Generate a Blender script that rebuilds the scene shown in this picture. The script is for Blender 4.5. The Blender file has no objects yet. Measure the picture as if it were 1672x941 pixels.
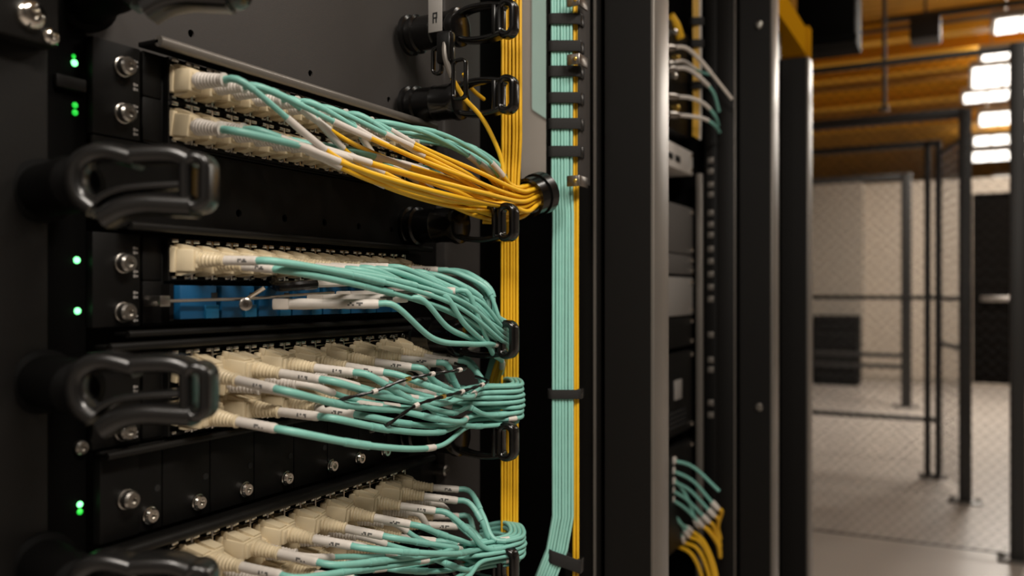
import bpy, bmesh, math, random
from mathutils import Vector, Matrix
random.seed(11)
R = math.radians
PI = math.pi
SC = bpy.context.scene
COL = SC.collection
HZ = 1.35                      # camera height; everything is laid out relative to it, then lifted onto the floor
FPX, CX, CY = 1400.0, 836.0, 478.0
YAW = math.atan(741 / 1400.0)
SN, CS = math.sin(YAW), math.cos(YAW)
FWD, RGT = Vector((-SN, CS, 0)), Vector((CS, SN, 0))
FX = -0.694                    # plane of the rack's faceplates


def ray(px, py):
    a = (px - CX) / FPX
    return Vector((-SN + CS * a, CS + SN * a, (CY - py) / FPX))


def P(px, py, X=None, Y=None, Z=None, t=None):
    r = ray(px, py)
    if X is not None: t = X / r.x
    elif Y is not None: t = Y / r.y
    elif Z is not None: t = Z / r.z
    return r * t


def PY(px, X=FX):
    return P(px, CY, X=X).y


def rnd(a, b):
    return random.uniform(a, b)


# ------------------------------------------------------------------ materials
def mat(name, color, rough=0.5, metal=0.0, noise=0.0, nscale=40, bump=0.0, bscale=400, coat=0.0, spec=0.5, emit=None, estr=0, nlow=None):
    m = bpy.data.materials.new(name)
    m.use_nodes = True
    nt = m.node_tree
    b = nt.nodes['Principled BSDF']
    c = (*color, 1)
    b.inputs['Base Color'].default_value = c
    b.inputs['Roughness'].default_value = rough
    b.inputs['Metallic'].default_value = metal
    b.inputs['Specular IOR Level'].default_value = spec
    if coat: b.inputs['Coat Weight'].default_value = coat
    if emit:
        b.inputs['Emission Color'].default_value = (*emit, 1)
        b.inputs['Emission Strength'].default_value = estr
    if noise or bump:
        tc = nt.nodes.new('ShaderNodeTexCoord')
    if noise:
        n = nt.nodes.new('ShaderNodeTexNoise')
        n.inputs['Scale'].default_value = nscale
        n.inputs['Detail'].default_value = 5
        nt.links.new(tc.outputs['Object'], n.inputs['Vector'])
        rmp = nt.nodes.new('ShaderNodeMix'); rmp.data_type = 'RGBA'
        lo = nlow or tuple(x * (1 - noise) for x in color)
        rmp.inputs[6].default_value = (*lo, 1)
        rmp.inputs[7].default_value = (*[min(1, x * (1 + noise)) for x in color], 1)
        nt.links.new(n.outputs['Fac'], rmp.inputs[0])
        nt.links.new(rmp.outputs[2], b.inputs['Base Color'])
    if bump:
        n2 = nt.nodes.new('ShaderNodeTexNoise')
        n2.inputs['Scale'].default_value = bscale
        n2.inputs['Detail'].default_value = 2
        nt.links.new(tc.outputs['Object'], n2.inputs['Vector'])
        bp = nt.nodes.new('ShaderNodeBump')
        bp.inputs['Strength'].default_value = bump
        bp.inputs['Distance'].default_value = 0.001
        nt.links.new(n2.outputs['Fac'], bp.inputs['Height'])
        nt.links.new(bp.outputs['Normal'], b.inputs['Normal'])
    return m


M = {}
M['black'] = mat('black_powder_coat', (.0031, .0028, .0025), .5, spec=.2, bump=.25, bscale=900)
M['black2'] = mat('black_matte_paint', (.0016, .0015, .0014), .65, spec=.05)
M['rack'] = mat('rack_black_paint', (.0054, .0048, .0043), .5, spec=.22, bump=.2, bscale=700)
M['gloss'] = mat('black_glossy_plastic', (.003, .0028, .0027), .2, noise=.3, nscale=30)
M['satin'] = mat('black_satin_plastic', (.0055, .0052, .005), .26, spec=.6)
M['velcro'] = mat('black_woven_strap', (.006, .0054, .005), .75, bump=.6, bscale=1500)
M['grey'] = mat('charcoal_panel_paint', (.042, .0375, .035), .55, spec=.35, noise=.12, nscale=9, bump=.2, bscale=900)
M['lip'] = mat('dark_anodised_lip', (.15, .135, .12), .36, metal=.35)
M['steel'] = mat('brushed_steel', (.42, .39, .36), .28, metal=1, noise=.2, nscale=120)
M['chrome'] = mat('bright_nickel', (.72, .69, .64), .16, metal=1)
M['screw'] = mat('screw_steel', (.40, .38, .35), .3, metal=1)
M['brass'] = mat('brass_contact', (.75, .5, .12), .3, metal=1)
M['beige'] = mat('beige_connector_plastic', (.60, .50, .335), .42, noise=.08, nscale=60)
M['white'] = mat('white_label_sleeve', (.56, .515, .47), .5, noise=.1, nscale=90)
M['ink'] = mat('black_label_ink', (.09, .085, .08), .6)
M['aqua'] = mat('aqua_cable_jacket', (.18, .43, .37), .42, noise=.14, nscale=55)
M['aquaband'] = mat('aqua_heatshrink', (.17, .41, .355), .38, noise=.25, nscale=160)
M['aqua2'] = mat('pale_aqua_jacket', (.28, .57, .50), .42, noise=.12, nscale=40)
M['yellow'] = mat('yellow_cable_jacket', (.74, .42, .016), .42, noise=.1, nscale=60)
M['blue'] = mat('blue_adapter_plastic', (.0015, .062, .155), .45)
M['blue2'] = mat('blue_adapter_shutter', (.006, .10, .21), .42)
M['darkslot'] = mat('black_socket', (.003, .003, .003), .7)
M['plate'] = mat('pale_grey_steel_plate', (.62, .56, .50), .45, noise=.08, nscale=12)
M['teal'] = mat('plate_aqua_reflection', (.66, .92, .84), .4, noise=.06, nscale=10)  # colour of the aqua cables mirrored in the grey plate
M['edge'] = mat('grey_anodised_edge', (.175, .158, .14), .4, metal=.5, noise=.12, nscale=6)
M['sticker2'] = mat('pale_switch_paint', (.68, .64, .60), .4)
M['sticker'] = mat('grey_sticker', (.25, .235, .22), .5)
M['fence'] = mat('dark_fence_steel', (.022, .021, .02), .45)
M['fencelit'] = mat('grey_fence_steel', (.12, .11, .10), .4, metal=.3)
M['wire'] = mat('chain_link_wire', (.010, .0092, .0085), .6, spec=.12)
M['led_on'] = mat('led_bright_green', (.1, .9, .2), .4, emit=(.2, 1, .32), estr=3.2)
M['led_dim'] = mat('led_green', (.05, .7, .08), .4, emit=(.02, .8, .06), estr=.8)
M['lamp'] = mat('luminaire_diffuser', (.9, .9, .88), .5, emit=(1, .93, .84), estr=3.5)
M['luminaire'] = mat('luminaire_housing', (.5, .48, .45), .5)
M['yellowpaint'] = mat('yellow_beam_paint', (.80, .42, .02), .5, noise=.12, nscale=3)
M['duct'] = mat('yellow_fibre_duct', (.46, .215, .006), .7, spec=0)
M['pipe'] = mat('grey_conduit', (.035, .034, .033), .6)
M['wallp'] = mat('beige_partition_paint', (.47, .40, .325), .6, noise=.06, nscale=1.5)
M['walldark'] = mat('taupe_trim_and_wall_shade', (.33, .285, .235), .6, noise=.06, nscale=1.5)  # shade on the wall bay put into the colour; also the trim colour
M['hall'] = mat('grey_hall_wall', (.20, .18, .16), .7)
M['door'] = mat('dark_brown_door_paint', (.005, .0042, .0036), .9, spec=.03)
M['louvre'] = mat('dark_louvre_steel', (.006, .0055, .005), .9, spec=.03)
M['cardboard'] = mat('light_grey_device', (.10, .093, .088), .45)


def floor_mat():
    m = mat('polished_concrete', (.40, .355, .315), .33, noise=.16, nscale=1.3, bump=.05, bscale=30)
    return m


def deck_mat():
    m = mat('yellow_roof_deck', (.48, .225, .014), .6, noise=.6, nscale=2.2)
    nt = m.node_tree
    b = nt.nodes['Principled BSDF']
    tc = nt.nodes.new('ShaderNodeTexCoord')
    w = nt.nodes.new('ShaderNodeTexWave')
    w.bands_direction = 'Y'
    w.inputs['Scale'].default_value = 1.6
    bp = nt.nodes.new('ShaderNodeBump'); bp.inputs['Strength'].default_value = .8; bp.inputs['Distance'].default_value = .05
    nt.links.new(tc.outputs['Object'], w.inputs['Vector'])
    nt.links.new(w.outputs['Fac'], bp.inputs['Height'])
    nt.links.new(bp.outputs['Normal'], b.inputs['Normal'])
    return m


M['floor'] = floor_mat()
M['deck'] = deck_mat()


# ------------------------------------------------------------------ mesh builder (world coordinates)
class MB:
    def __init__(s):
        s.v, s.f, s.mi = [], [], []

    def add(s, vs, fs, mi=0):
        b = len(s.v)
        s.v += [Vector(v) for v in vs]
        s.f += [tuple(b + i for i in f) for f in fs]
        s.mi += [mi] * len(fs)
        return s

    def box(s, x0, x1, y0, y1, z0, z1, mi=0, bev=0.0, seg=2, mtx=None):
        x0, x1 = min(x0, x1), max(x0, x1); y0, y1 = min(y0, y1), max(y0, y1); z0, z1 = min(z0, z1), max(z0, z1)
        if bev:
            bm = bmesh.new()
            bmesh.ops.create_cube(bm, size=1)
            for v in bm.verts:
                v.co = Vector(((x0 + x1) / 2 + v.co.x * (x1 - x0), (y0 + y1) / 2 + v.co.y * (y1 - y0), (z0 + z1) / 2 + v.co.z * (z1 - z0)))
            bev = min(bev, (x1 - x0) * .45, (y1 - y0) * .45, (z1 - z0) * .45)
            bmesh.ops.bevel(bm, geom=bm.edges[:], offset=bev, segments=seg, affect='EDGES', profile=.5)
            bm.verts.index_update()
            vs = [v.co.copy() for v in bm.verts]
            fs = [tuple(v.index for v in f.verts) for f in bm.faces]
            bm.free()
        else:
            vs = [Vector(p) for p in ((x0, y0, z0), (x1, y0, z0), (x1, y1, z0), (x0, y1, z0), (x0, y0, z1), (x1, y0, z1), (x1, y1, z1), (x0, y1, z1))]
            fs = [(0, 3, 2, 1), (4, 5, 6, 7), (0, 1, 5, 4), (1, 2, 6, 5), (2, 3, 7, 6), (3, 0, 4, 7)]
        if mtx: vs = [mtx @ v for v in vs]
        return s.add(vs, fs, mi)

    def prism(s, poly, axis, lo, hi, mi=0):
        """poly of 2D points extruded along axis ('x','y','z') between lo and hi"""
        n = len(poly)
        def mk(p, w):
            return {'x': (w, p[0], p[1]), 'y': (p[0], w, p[1]), 'z': (p[0], p[1], w)}[axis]
        vs = [mk(p, lo) for p in poly] + [mk(p, hi) for p in poly]
        fs = [tuple(range(n))[::-1], tuple(range(n, 2 * n))] + [(i, (i + 1) % n, n + (i + 1) % n, n + i) for i in range(n)]
        return s.add(vs, fs, mi)

    def frames(s, pts):
        pts = [Vector(p) for p in pts]
        n = len(pts)
        T = []
        for i in range(n):
            d = pts[min(i + 1, n - 1)] - pts[max(i - 1, 0)]
            T.append(d.normalized() if d.length > 1e-9 else Vector((0, 0, 1)))
        up = Vector((0, 0, 1)) if abs(T[0].z) < .9 else Vector((1, 0, 0))
        N = [(up - T[0] * up.dot(T[0])).normalized()]
        for i in range(1, n):
            v = N[-1] - T[i] * N[-1].dot(T[i])
            N.append(v.normalized())
        return pts, T, N

    def tube(s, pts, r, n=8, mi=0, cap=True):
        pts, T, N = s.frames(pts)
        vs, fs = [], []
        for i, p in enumerate(pts):
            rr = r[i] if isinstance(r, (list, tuple)) else r
            B = T[i].cross(N[i])
            for k in range(n):
                a = 2 * PI * k / n
                vs.append(p + N[i] * (rr * math.cos(a)) + B * (rr * math.sin(a)))
        for i in range(len(pts) - 1):
            for k in range(n):
                k2 = (k + 1) % n
                fs.append((i * n + k, (i + 1) * n + k, (i + 1) * n + k2, i * n + k2)[::-1])
        if cap:
            fs.append(tuple(range(n))[::-1] if False else tuple(range(n)))
            fs.append(tuple((len(pts) - 1) * n + k for k in range(n))[::-1])
        return s.add(vs, fs, mi)

    def pipe(s, pts, ro, ri, n=24, mi=0):
        """hollow tube with rounded mouths"""
        pts, T, N = s.frames(pts)
        vs, fs = [], []
        m = len(pts)
        for r in (ro, ri):
            for i, p in enumerate(pts):
                B = T[i].cross(N[i])
                for k in range(n):
                    a = 2 * PI * k / n
                    vs.append(p + N[i] * (r * math.cos(a)) + B * (r * math.sin(a)))
        o = m * n
        for i in range(m - 1):
            for k in range(n):
                k2 = (k + 1) % n
                fs.append((i * n + k, i * n + k2, (i + 1) * n + k2, (i + 1) * n + k))
                fs.append((o + i * n + k, o + (i + 1) * n + k, o + (i + 1) * n + k2, o + i * n + k2))
        for k in range(n):
            k2 = (k + 1) % n
            fs.append((k, o + k, o + k2, k2))
            e = (m - 1) * n
            fs.append((e + k, e + k2, o + e + k2, o + e + k))
        return s.add(vs, fs, mi)

    def lathe(s, prof, org, ax, n=20, mi=0):
        """prof: list of (along, radius)"""
        org, ax = Vector(org), Vector(ax).normalized()
        up = Vector((0, 0, 1)) if abs(ax.z) < .9 else Vector((0, 1, 0))
        u = (up - ax * up.dot(ax)).normalized()
        w = ax.cross(u)
        vs, fs = [], []
        for (a, r) in prof:
            for k in range(n):
                t = 2 * PI * k / n
                vs.append(org + ax * a + u * (r * math.cos(t)) + w * (r * math.sin(t)))
        for i in range(len(prof) - 1):
            for k in range(n):
                k2 = (k + 1) % n
                fs.append((i * n + k, i * n + k2, (i + 1) * n + k2, (i + 1) * n + k))
        fs.append(tuple(range(n))[::-1])
        fs.append(tuple((len(prof) - 1) * n + k for k in range(n)))
        return s.add(vs, fs, mi)

    def band(s, path, width, th, mi=0, side=Vector((0, 1, 0)), rad=None, closed=False):
        """flat strap of rounded section swept along path; its width lies along side"""
        pts = [Vector(p) for p in path]
        n = len(pts)
        rad = rad or th * .45
        sec = []
        hw, ht = width / 2, th / 2
        for cx, cy, a0 in ((hw - rad, ht - rad, 0), (-hw + rad, ht - rad, 90), (-hw + rad, -ht + rad, 180), (hw - rad, -ht + rad, 270)):
            for k in range(4):
                a = R(a0 + 30 * k)
                sec.append((cx + rad * math.cos(a), cy + rad * math.sin(a)))
        m = len(sec)
        vs, fs = [], []
        for i in range(n):
            if closed: d = pts[(i + 1) % n] - pts[i - 1]
            else: d = pts[min(i + 1, n - 1)] - pts[max(i - 1, 0)]
            d.normalize()
            nn = side.cross(d).normalized()
            for (a, b) in sec:
                vs.append(pts[i] + side * a + nn * b)
        for i in range(n if closed else n - 1):
            j = (i + 1) % n
            for k in range(m):
                k2 = (k + 1) % m
                fs.append((i * m + k, i * m + k2, j * m + k2, j * m + k))
        if not closed:
            fs.append(tuple(range(m))[::-1])
            fs.append(tuple((n - 1) * m + k for k in range(m)))
        return s.add(vs, fs, mi)

    def build(s, name, mats, parent=None, local=False, smooth=35):
        me = bpy.data.meshes.new(name)
        vs = s.v
        if parent is not None and not local:
            inv = MW[parent.name].inverted()
            vs = [inv @ v for v in vs]
        me.from_pydata([tuple(v) for v in vs], [], s.f)
        if not isinstance(mats, (list, tuple)): mats = [mats]
        for m in mats: me.materials.append(m)
        if len(mats) > 1:
            me.polygons.foreach_set('material_index', s.mi)
        bm = bmesh.new(); bm.from_mesh(me)
        bmesh.ops.recalc_face_normals(bm, faces=bm.faces[:])
        bm.to_mesh(me); bm.free()
        if smooth:
            me.shade_smooth()
            me.set_sharp_from_angle(angle=R(smooth))
        return link(name, me, parent)


MW = {}


def link(name, me, parent):
    o = bpy.data.objects.new(name, me)
    COL.objects.link(o)
    if parent is not None:
        o.parent = parent
        MW[o.name] = MW[parent.name]
    else:
        MW[o.name] = Matrix.Identity(4)
    return o


def tag(o, label, cat, group=None):
    o['label'] = label; o['category'] = cat
    if group: o['group'] = group
    return o


def thing(name, label, cat, loc, rot=None, group=None):
    o = bpy.data.objects.new(name, None)
    COL.objects.link(o)
    o.empty_display_size = .02
    m = Matrix.Translation(Vector(loc))
    if rot is not None: m = m @ rot
    o.matrix_world = m
    MW[o.name] = m
    return tag(o, label, cat, group)


def structure(name, mb, m):
    o = mb.build(name, m)
    o['kind'] = 'structure'
    return o


def dup(root, loc, label=None, rot=None):
    """copy of a thing with copies of its parts and their sub-parts"""
    r = root.copy(); COL.objects.link(r)
    m = Matrix.Translation(Vector(loc))
    if rot is not None: m = m @ rot
    r.matrix_world = m
    MW[r.name] = m
    if label: r['label'] = label
    for ch in list(root.children):
        c = ch.copy(); COL.objects.link(c); c.parent = r; MW[c.name] = m
        for g in list(ch.children):
            d = g.copy(); COL.objects.link(d); d.parent = c; MW[d.name] = m
    return r


def spline(ctrl, step=.006):
    """Catmull-Rom (centripetal) through the control points, resampled evenly"""
    c = [Vector(p) for p in ctrl]
    c = [c[0] * 2 - c[1]] + c + [c[-1] * 2 - c[-2]]
    out = []
    for i in range(1, len(c) - 2):
        p0, p1, p2, p3 = c[i - 1:i + 3]
        t0 = 0; t1 = t0 + max((p1 - p0).length, 1e-6) ** .5; t2 = t1 + max((p2 - p1).length, 1e-6) ** .5; t3 = t2 + max((p3 - p2).length, 1e-6) ** .5
        k = 16
        for j in range(k):
            t = t1 + (t2 - t1) * j / k
            A1 = p0 * ((t1 - t) / (t1 - t0)) + p1 * ((t - t0) / (t1 - t0))
            A2 = p1 * ((t2 - t) / (t2 - t1)) + p2 * ((t - t1) / (t2 - t1))
            A3 = p2 * ((t3 - t) / (t3 - t2)) + p3 * ((t - t2) / (t3 - t2))
            B1 = A1 * ((t2 - t) / (t2 - t0)) + A2 * ((t - t0) / (t2 - t0))
            B2 = A2 * ((t3 - t) / (t3 - t1)) + A3 * ((t - t1) / (t3 - t1))
            out.append(B1 * ((t2 - t) / (t2 - t1)) + B2 * ((t - t1) / (t2 - t1)))
    out.append(c[-2])
    L = [0]
    for i in range(1, len(out)): L.append(L[-1] + (out[i] - out[i - 1]).length)
    tot = L[-1]
    n = max(4, int(tot / step))
    res = []
    j = 0
    for i in range(n + 1):
        d = tot * i / n
        while j < len(L) - 2 and L[j + 1] < d: j += 1
        seg = L[j + 1] - L[j]
        res.append(out[j].lerp(out[j + 1], 0 if seg < 1e-9 else min(1, (d - L[j]) / seg)))
    return res, tot


ORD = 'first second third fourth fifth sixth seventh eighth ninth tenth eleventh twelfth thirteenth fourteenth fifteenth sixteenth seventeenth eighteenth'.split()

# ------------------------------------------------------------------ the room
structure('floor', MB().box(-4.5, 5.5, -3, 27, HZ * -1 - .12, -HZ), M['floor'])
structure('ceiling', MB().box(-4.5, 5.5, -3, 27, 3.2, 3.3), M['deck'])
structure('wall_back', MB().box(-4.5, 5.5, 27, 27.15, -HZ, 3.2), M['hall'])
structure('wall_side', MB().box(5.5, 5.65, -3, 27, -HZ, 3.2), M['hall'])
structure('wall_rackside', MB().box(-4.65, -4.5, -3, 27, -HZ, 3.2), M['hall'])
structure('wall_behind', MB().box(-4.5, 5.5, -3.15, -3, -HZ, 3.2), M['hall'])
# partition of the room beyond the cages: beige, shade painted as taupe on the bay at its rack end, and a door
YW = 14.0
xd0 = P(1588, 400, Y=YW).x
xshade = P(1411, 400, Y=YW).x
ztop = P(1500, 296, Y=YW).z
zdoor = P(1600, 316, Y=YW).z
structure('wall_partition', MB().box(xshade, xd0, YW, YW + .15, -HZ, ztop).box(xd0, xd0 + 1.05, YW, YW + .15, zdoor, ztop).box(xd0 + 1.05, 3.2, YW, YW + .15, -HZ, ztop), M['wallp'])
structure('wall_bay', MB().box(-3.2, xshade, YW - .25, YW + .15, -HZ, ztop), M['walldark'])
d1 = bpy.data.objects.new('door_1', None); COL.objects.link(d1)
d1['kind'] = 'structure'; d1.location = (xd0 + .5, YW, -HZ); MW['door_1'] = Matrix.Translation(d1.location)
MB().box(xd0 + .03, xd0 + 1.02, YW + .03, YW + .08, -HZ + .05, zdoor - .03, bev=.004).build('leaf', M['door'], d1)
MB().box(xd0, xd0 + .03, YW - .01, YW + .12, -HZ, zdoor).box(xd0 + 1.02, xd0 + 1.05, YW - .01, YW + .12, -HZ, zdoor).box(xd0 + .03, xd0 + 1.02, YW - .01, YW + .12, zdoor - .03, zdoor).build('frame', M['door'], d1)
zb = P(1620, 488, Y=YW).z
MB().box(xd0 + .10, xd0 + .92, YW - .07, YW - .03, zb - .035, zb + .035, bev=.012).box(xd0 + .13, xd0 + .2, YW - .04, YW + .03, zb - .03, zb + .03, bev=.005).box(xd0 + .8, xd0 + .87, YW - .04, YW + .03, zb - .03, zb + .03, bev=.005).build('push_bar', M['steel'], d1)
MB().box(xd0, xd0 + 1.05, YW - .02, YW + .1, -HZ, -HZ + .05).build('threshold', M['walldark'], d1)
structure('baseboard_partition', MB().box(xshade, xd0, YW - .015, YW, -HZ, -HZ + .1), M['walldark'])

# roof: beams, conduits, rods, luminaires
def beam(py, z, h, d, label, x0=-3.5, x1=3.0, px=1450, m='yellowpaint', name='roof_beam', cat='beam', tilt=0):
    c = P(px, py, Z=z)
    y = c.y
    mb = MB()
    fl = .012
    if name == 'roof_beam':
        mb.box(x0, x1, y - d / 2, y + d / 2, z - h / 2, z - h / 2 + fl).box(x0, x1, y - d / 2, y + d / 2, z + h / 2 - fl, z + h / 2).box(x0, x1, y - .008, y + .008, z - h / 2 + fl, z + h / 2 - fl)
    else:
        mb.tube([(x0, y, z), (x1, y, z)], h / 2, n=14)
    o = mb.build(name, M[m])
    tag(o, label, cat)
    return o

beam(157, 2.98, .24, .26, 'bright yellow steel roof beam, lowest across the cage tops')
beam(122, 3.05, .12, .2, 'slim yellow roof beam just above the lowest bright beam', px=1400)
beam(84, 3.05, .18, .2, 'amber roof beam crossing above the hanging rod')
beam(55, 3.05, .2, .22, 'amber roof beam behind the black overhead duct')
beam(200, 3.0, .2, .2, 'dim yellow roof beam farthest along the hall')
beam(18, 2.75, .07, .1, 'thick grey conduit high above the cages', px=1560, name='roof_conduit', cat='pipe', m='pipe', x0=-.75)
beam(33, 2.9, .045, .1, 'thin grey conduit under the thick grey conduit', px=1560, name='roof_conduit', cat='pipe', m='pipe', x0=-1.2)

lum = [(35, 58, 1625, 1790), (89, 102, 1603, 1790), (114, 146, 1587, 1790), (156, 170, 1573, 1720), (188, 207, 1600, 1720), (226, 239, 1590, 1700), (251, 265, 1588, 1700), (290, 303, 1622, 1690)]
lumw = ['near end', 'second', 'third and largest', 'fourth', 'fifth', 'sixth', 'seventh', 'far end']
for i, (y0, y1, xa, xb) in enumerate(lum):
    z = 2.62
    p0, p1 = P(xa, y1, Z=z), P(xa, y0, Z=z)
    q = P(xb, (y0 + y1) / 2, Z=z)
    ya, yb = min(p0.y, p1.y), max(p0.y, p1.y)
    x0 = min(p0.x, p1.x); x1 = max(q.x, x0 + .5)
    lab = {0: 'white ceiling luminaire hanging highest above the cage posts', 7: 'white ceiling luminaire just over the dark door'}.get(i, 'white ceiling luminaire, %s of the row counted down towards the door' % ORD[i])
    t = thing('ceiling_luminaire', lab, 'light', ((x0 + x1) / 2, (ya + yb) / 2, z), group='white luminaires over the cages')
    for c in range(4):
        cw = (x1 - x0) / 4
        MB().box(x0 + cw * c + .012, x0 + cw * (c + 1) - .012, ya + .03, yb - .03, z, z + .02, bev=.006).build('diffuser', M['lamp'], t)
    if i in (0, 2, 4, 6):
        for nm, e, rx, zz in (('down_lamp', (150, 0, 90, 0, 90, 0, 60)[i], 0, -.012), ('added_up_lamp', 15, PI, .13)):  # upward lamp is added to brighten beams and deck
            li = bpy.data.lights.new(nm, 'AREA'); li.shape = 'RECTANGLE'; li.size = x1 - x0 - .1; li.size_y = yb - ya - .05; li.energy = e; li.color = (1, .92, .82)
            lo_ = bpy.data.objects.new(nm, li); COL.objects.link(lo_); lo_.parent = t; lo_.location = (0, 0, zz); lo_.rotation_euler = (rx, 0, 0)
    MB().box(x0 - .03, x1 + .03, ya - .03, yb + .03, z + .02, z + .10, bev=.01).tube([(x0 + .1, (ya + yb) / 2, z + .1), (x0 + .1, (ya + yb) / 2, 3.2)], .008).tube([(x1 - .1, (ya + yb) / 2, z + .1), (x1 - .1, (ya + yb) / 2, 3.2)], .008).build('housing', M['luminaire'], t)

# hanging threaded rod with the strut it carries, black overhead duct, yellow fibre duct
pr = P(1444, 180, Y=6.3)
rod = MB().tube([(pr.x, pr.y, pr.z), (pr.x, pr.y, 3.2)], .014, n=10).lathe([(0, .03), (.03, .03)], (pr.x, pr.y, pr.z - .005), (0, 0, 1), 6)
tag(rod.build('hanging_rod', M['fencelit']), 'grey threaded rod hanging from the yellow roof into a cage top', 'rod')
t = thing('overhead_duct', 'black box duct hung high at the end of the rack row', 'duct', (-.6, 4.7, 1.2))
MB().box(-.74, -.47, 4.4, 4.7, 1.215, 1.75, bev=.01).build('duct_body', M['black2'], t)
MB().box(-.75, -.46, 4.38, 4.42, 1.205, 1.24, bev=.004).build('flange', M['black2'], t)
for xx in (-.72, -.5): MB().tube([(xx, 4.5, 1.74), (xx, 4.5, 3.2)], .008).build('hanger', M['pipe'], t)
t = thing('fibre_duct', 'yellow overhead cable duct running above the rack tops', 'duct', (-.56, 2.9, .88))
MB().box(-.60, -.515, 2.42, 3.32, .87, .876).box(-.60, -.595, 2.42, 3.32, .876, .965).box(-.52, -.515, 2.42, 3.32, .876, .965).build('trough', M['duct'], t)
for ya in (3.27, 2.5): MB().box(-.61, -.505, ya, ya + .055, .862, .975, bev=.003).build('coupling', M['duct'], t)
MB().box(-.59, -.55, 2.93, 2.97, .76, .87).build('foot', M['black'], t)
pb = P(1510, 45, Y=7.5)
t = thing('ceiling_box', 'dark grey junction box beneath the roof conduits', 'box', pb)
MB().box(pb.x - .11, pb.x + .11, pb.y, pb.y + .25, pb.z - .08, pb.z + .1, bev=.01).build('box_body', M['pipe'], t)
MB().tube([(pb.x, pb.y + .12, pb.z + .09), (pb.x, pb.y + .12, 3.2)], .01).build('hanger', M['pipe'], t)

# ------------------------------------------------------------------ cages: posts, rails and chain link
def chain(mb, x0, x1, z0, z1, y, pitch=.058, r=.0020, mi=0):
    n = int((x1 - x0) / (pitch / 1.0))
    m = int((z1 - z0) / (pitch / 2))
    for i in range(n + 1):
        xc = x0 + i * pitch
        for sgn in (1,):
            pts = []
            for j in range(m + 1):
                xx = xc + (pitch / 2 if j % 2 else -pitch / 2) * 1.0
                xx = min(max(xx, x0), x1)
                pts.append((xx, y + (.002 if j % 2 else -.002), z0 + j * (z1 - z0) / m))
            mb.tube(pts, r, n=4, cap=False)
    return mb


def cage(label, y, x0, x1, ztop, posts, rails, zbot=-HZ + .03, pw=.055, link_=True, gate=None):
    t = thing('cage_fence', label, 'fence', ((x0 + x1) / 2, y, -HZ))
    for xp, w in posts:
        mb = MB().box(xp - w / 2, xp + w / 2, y - w / 2, y + w / 2, -HZ + .01, ztop + .02, bev=.004)
        po = mb.build('post', M['fence'], t)
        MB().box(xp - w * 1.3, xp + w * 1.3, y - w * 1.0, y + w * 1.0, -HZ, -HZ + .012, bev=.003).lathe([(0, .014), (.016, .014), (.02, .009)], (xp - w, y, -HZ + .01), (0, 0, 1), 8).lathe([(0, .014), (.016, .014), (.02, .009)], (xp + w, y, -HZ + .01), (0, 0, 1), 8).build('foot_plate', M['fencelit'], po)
    for zr, th in rails:
        MB().box(x0, x1, y - th / 2, y + th / 2, zr - th / 2, zr + th / 2, bev=.004).build('rail', M['fence'], t)
    if link_:
        chain(MB(), x0 + .01, x1 - .01, zbot, ztop - .02, y + .0).build('chain_link', M['wire'], t)
    return t

def zy(px, py, Y): return P(px, py, Y=Y).z
yN, yM, yR, yB = 5.0, 6.25, 6.96, 11.1
xN, xM, xR, xB = P(1662, 600, Y=yN).x, P(1576, 600, Y=yM).x, P(1523, 600, Y=yR).x, P(1480, 600, Y=yB).x
cage('near chain link cage fence with thin top rail, closest to the racks', yN, -.95, xN, zy(1500, 97, yN), [(xN, .07), (-.95, .06)], [(zy(1500, 97, yN), .028), (-HZ + .03, .008)])
cage('chain link cage fence with thick top rail and one square post', yM, -1.1, xM, zy(1500, 191, yM), [(xM, .075), (-1.1, .06)], [(zy(1500, 191, yM), .06)])
cage('chain link gate fence with doubled posts and low bottom rail', yR, -1.3, xR + .05, zy(1450, 240, yR), [(xR - .034, .045), (xR + .036, .045), (-1.3, .06)], [(zy(1450, 240, yR), .045), (zy(1450, 486, yR), .032), (zy(1420, 679, yR), .034)], zbot=-HZ + .1)
cage('rearmost chain link fence, before the beige wall', yB, -2.6, xB, zy(1450, 288, yB), [(xB, .11), (-2.6, .08)], [(zy(1450, 290, yB), .07), (zy(1440, 580, yB), .05), (zy(1440, 598, yB), .05)])
# side fence linking the square post and the doubled posts
t = thing('cage_fence', 'narrow chain link side panel joining square post to doubled posts', 'fence', (xM, (yM + yR) / 2, -HZ))
zs = zy(1560, 236, 6.6)
mb = MB()
a_, b_ = Vector((xM, yM + .06, 0)), Vector((xR + .06, yR - .04, 0))
nst = 12
for i in range(nst + 1):
    pts = []
    for j in range(80):
        f = min(1, max(0, (i + (.5 if j % 2 else -.5)) / nst))
        q = a_.lerp(b_, f)
        pts.append((q.x, q.y, -HZ + .06 + j * (zs + HZ - .08) / 79))
    mb.tube(pts, .0020, n=4, cap=False)
mb.build('chain_link', M['wire'], t)
for zz in (zs, zy(1550, 488, 6.6), zy(1550, 566, 6.6)):
    MB().tube([(a_.x, a_.y, zz), (b_.x, b_.y, zz)], .016, n=8).build('rail', M['fence'], t)
# dark louvred cabinet against the beige wall
cx0, cx1 = P(1326, 500, Y=13.2).x, P(1400, 500, Y=13.2).x
t = thing('louvred_cabinet', 'dark louvred cabinet standing against the wall bay painted in shade', 'cabinet', ((cx0 + cx1) / 2, 13.3, -HZ))
zc = P(1360, 516, Y=13.2).z
MB().box(cx0, cx1, 13.22, 13.7, -HZ, zc, bev=.01).build('cabinet_body', M['louvre'], t)
mb = MB()
k = 0
while True:
    zz = -HZ + .1 + k * .09
    if zz > zc - .1: break
    mb.prism([(13.18, zz), (13.222, zz + .01), (13.222, zz + .075), (13.2, zz + .06)], 'x', cx0 + .05, cx1 - .05)
    k += 1
mb.build('louvre_panel', M['door'], t)

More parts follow.
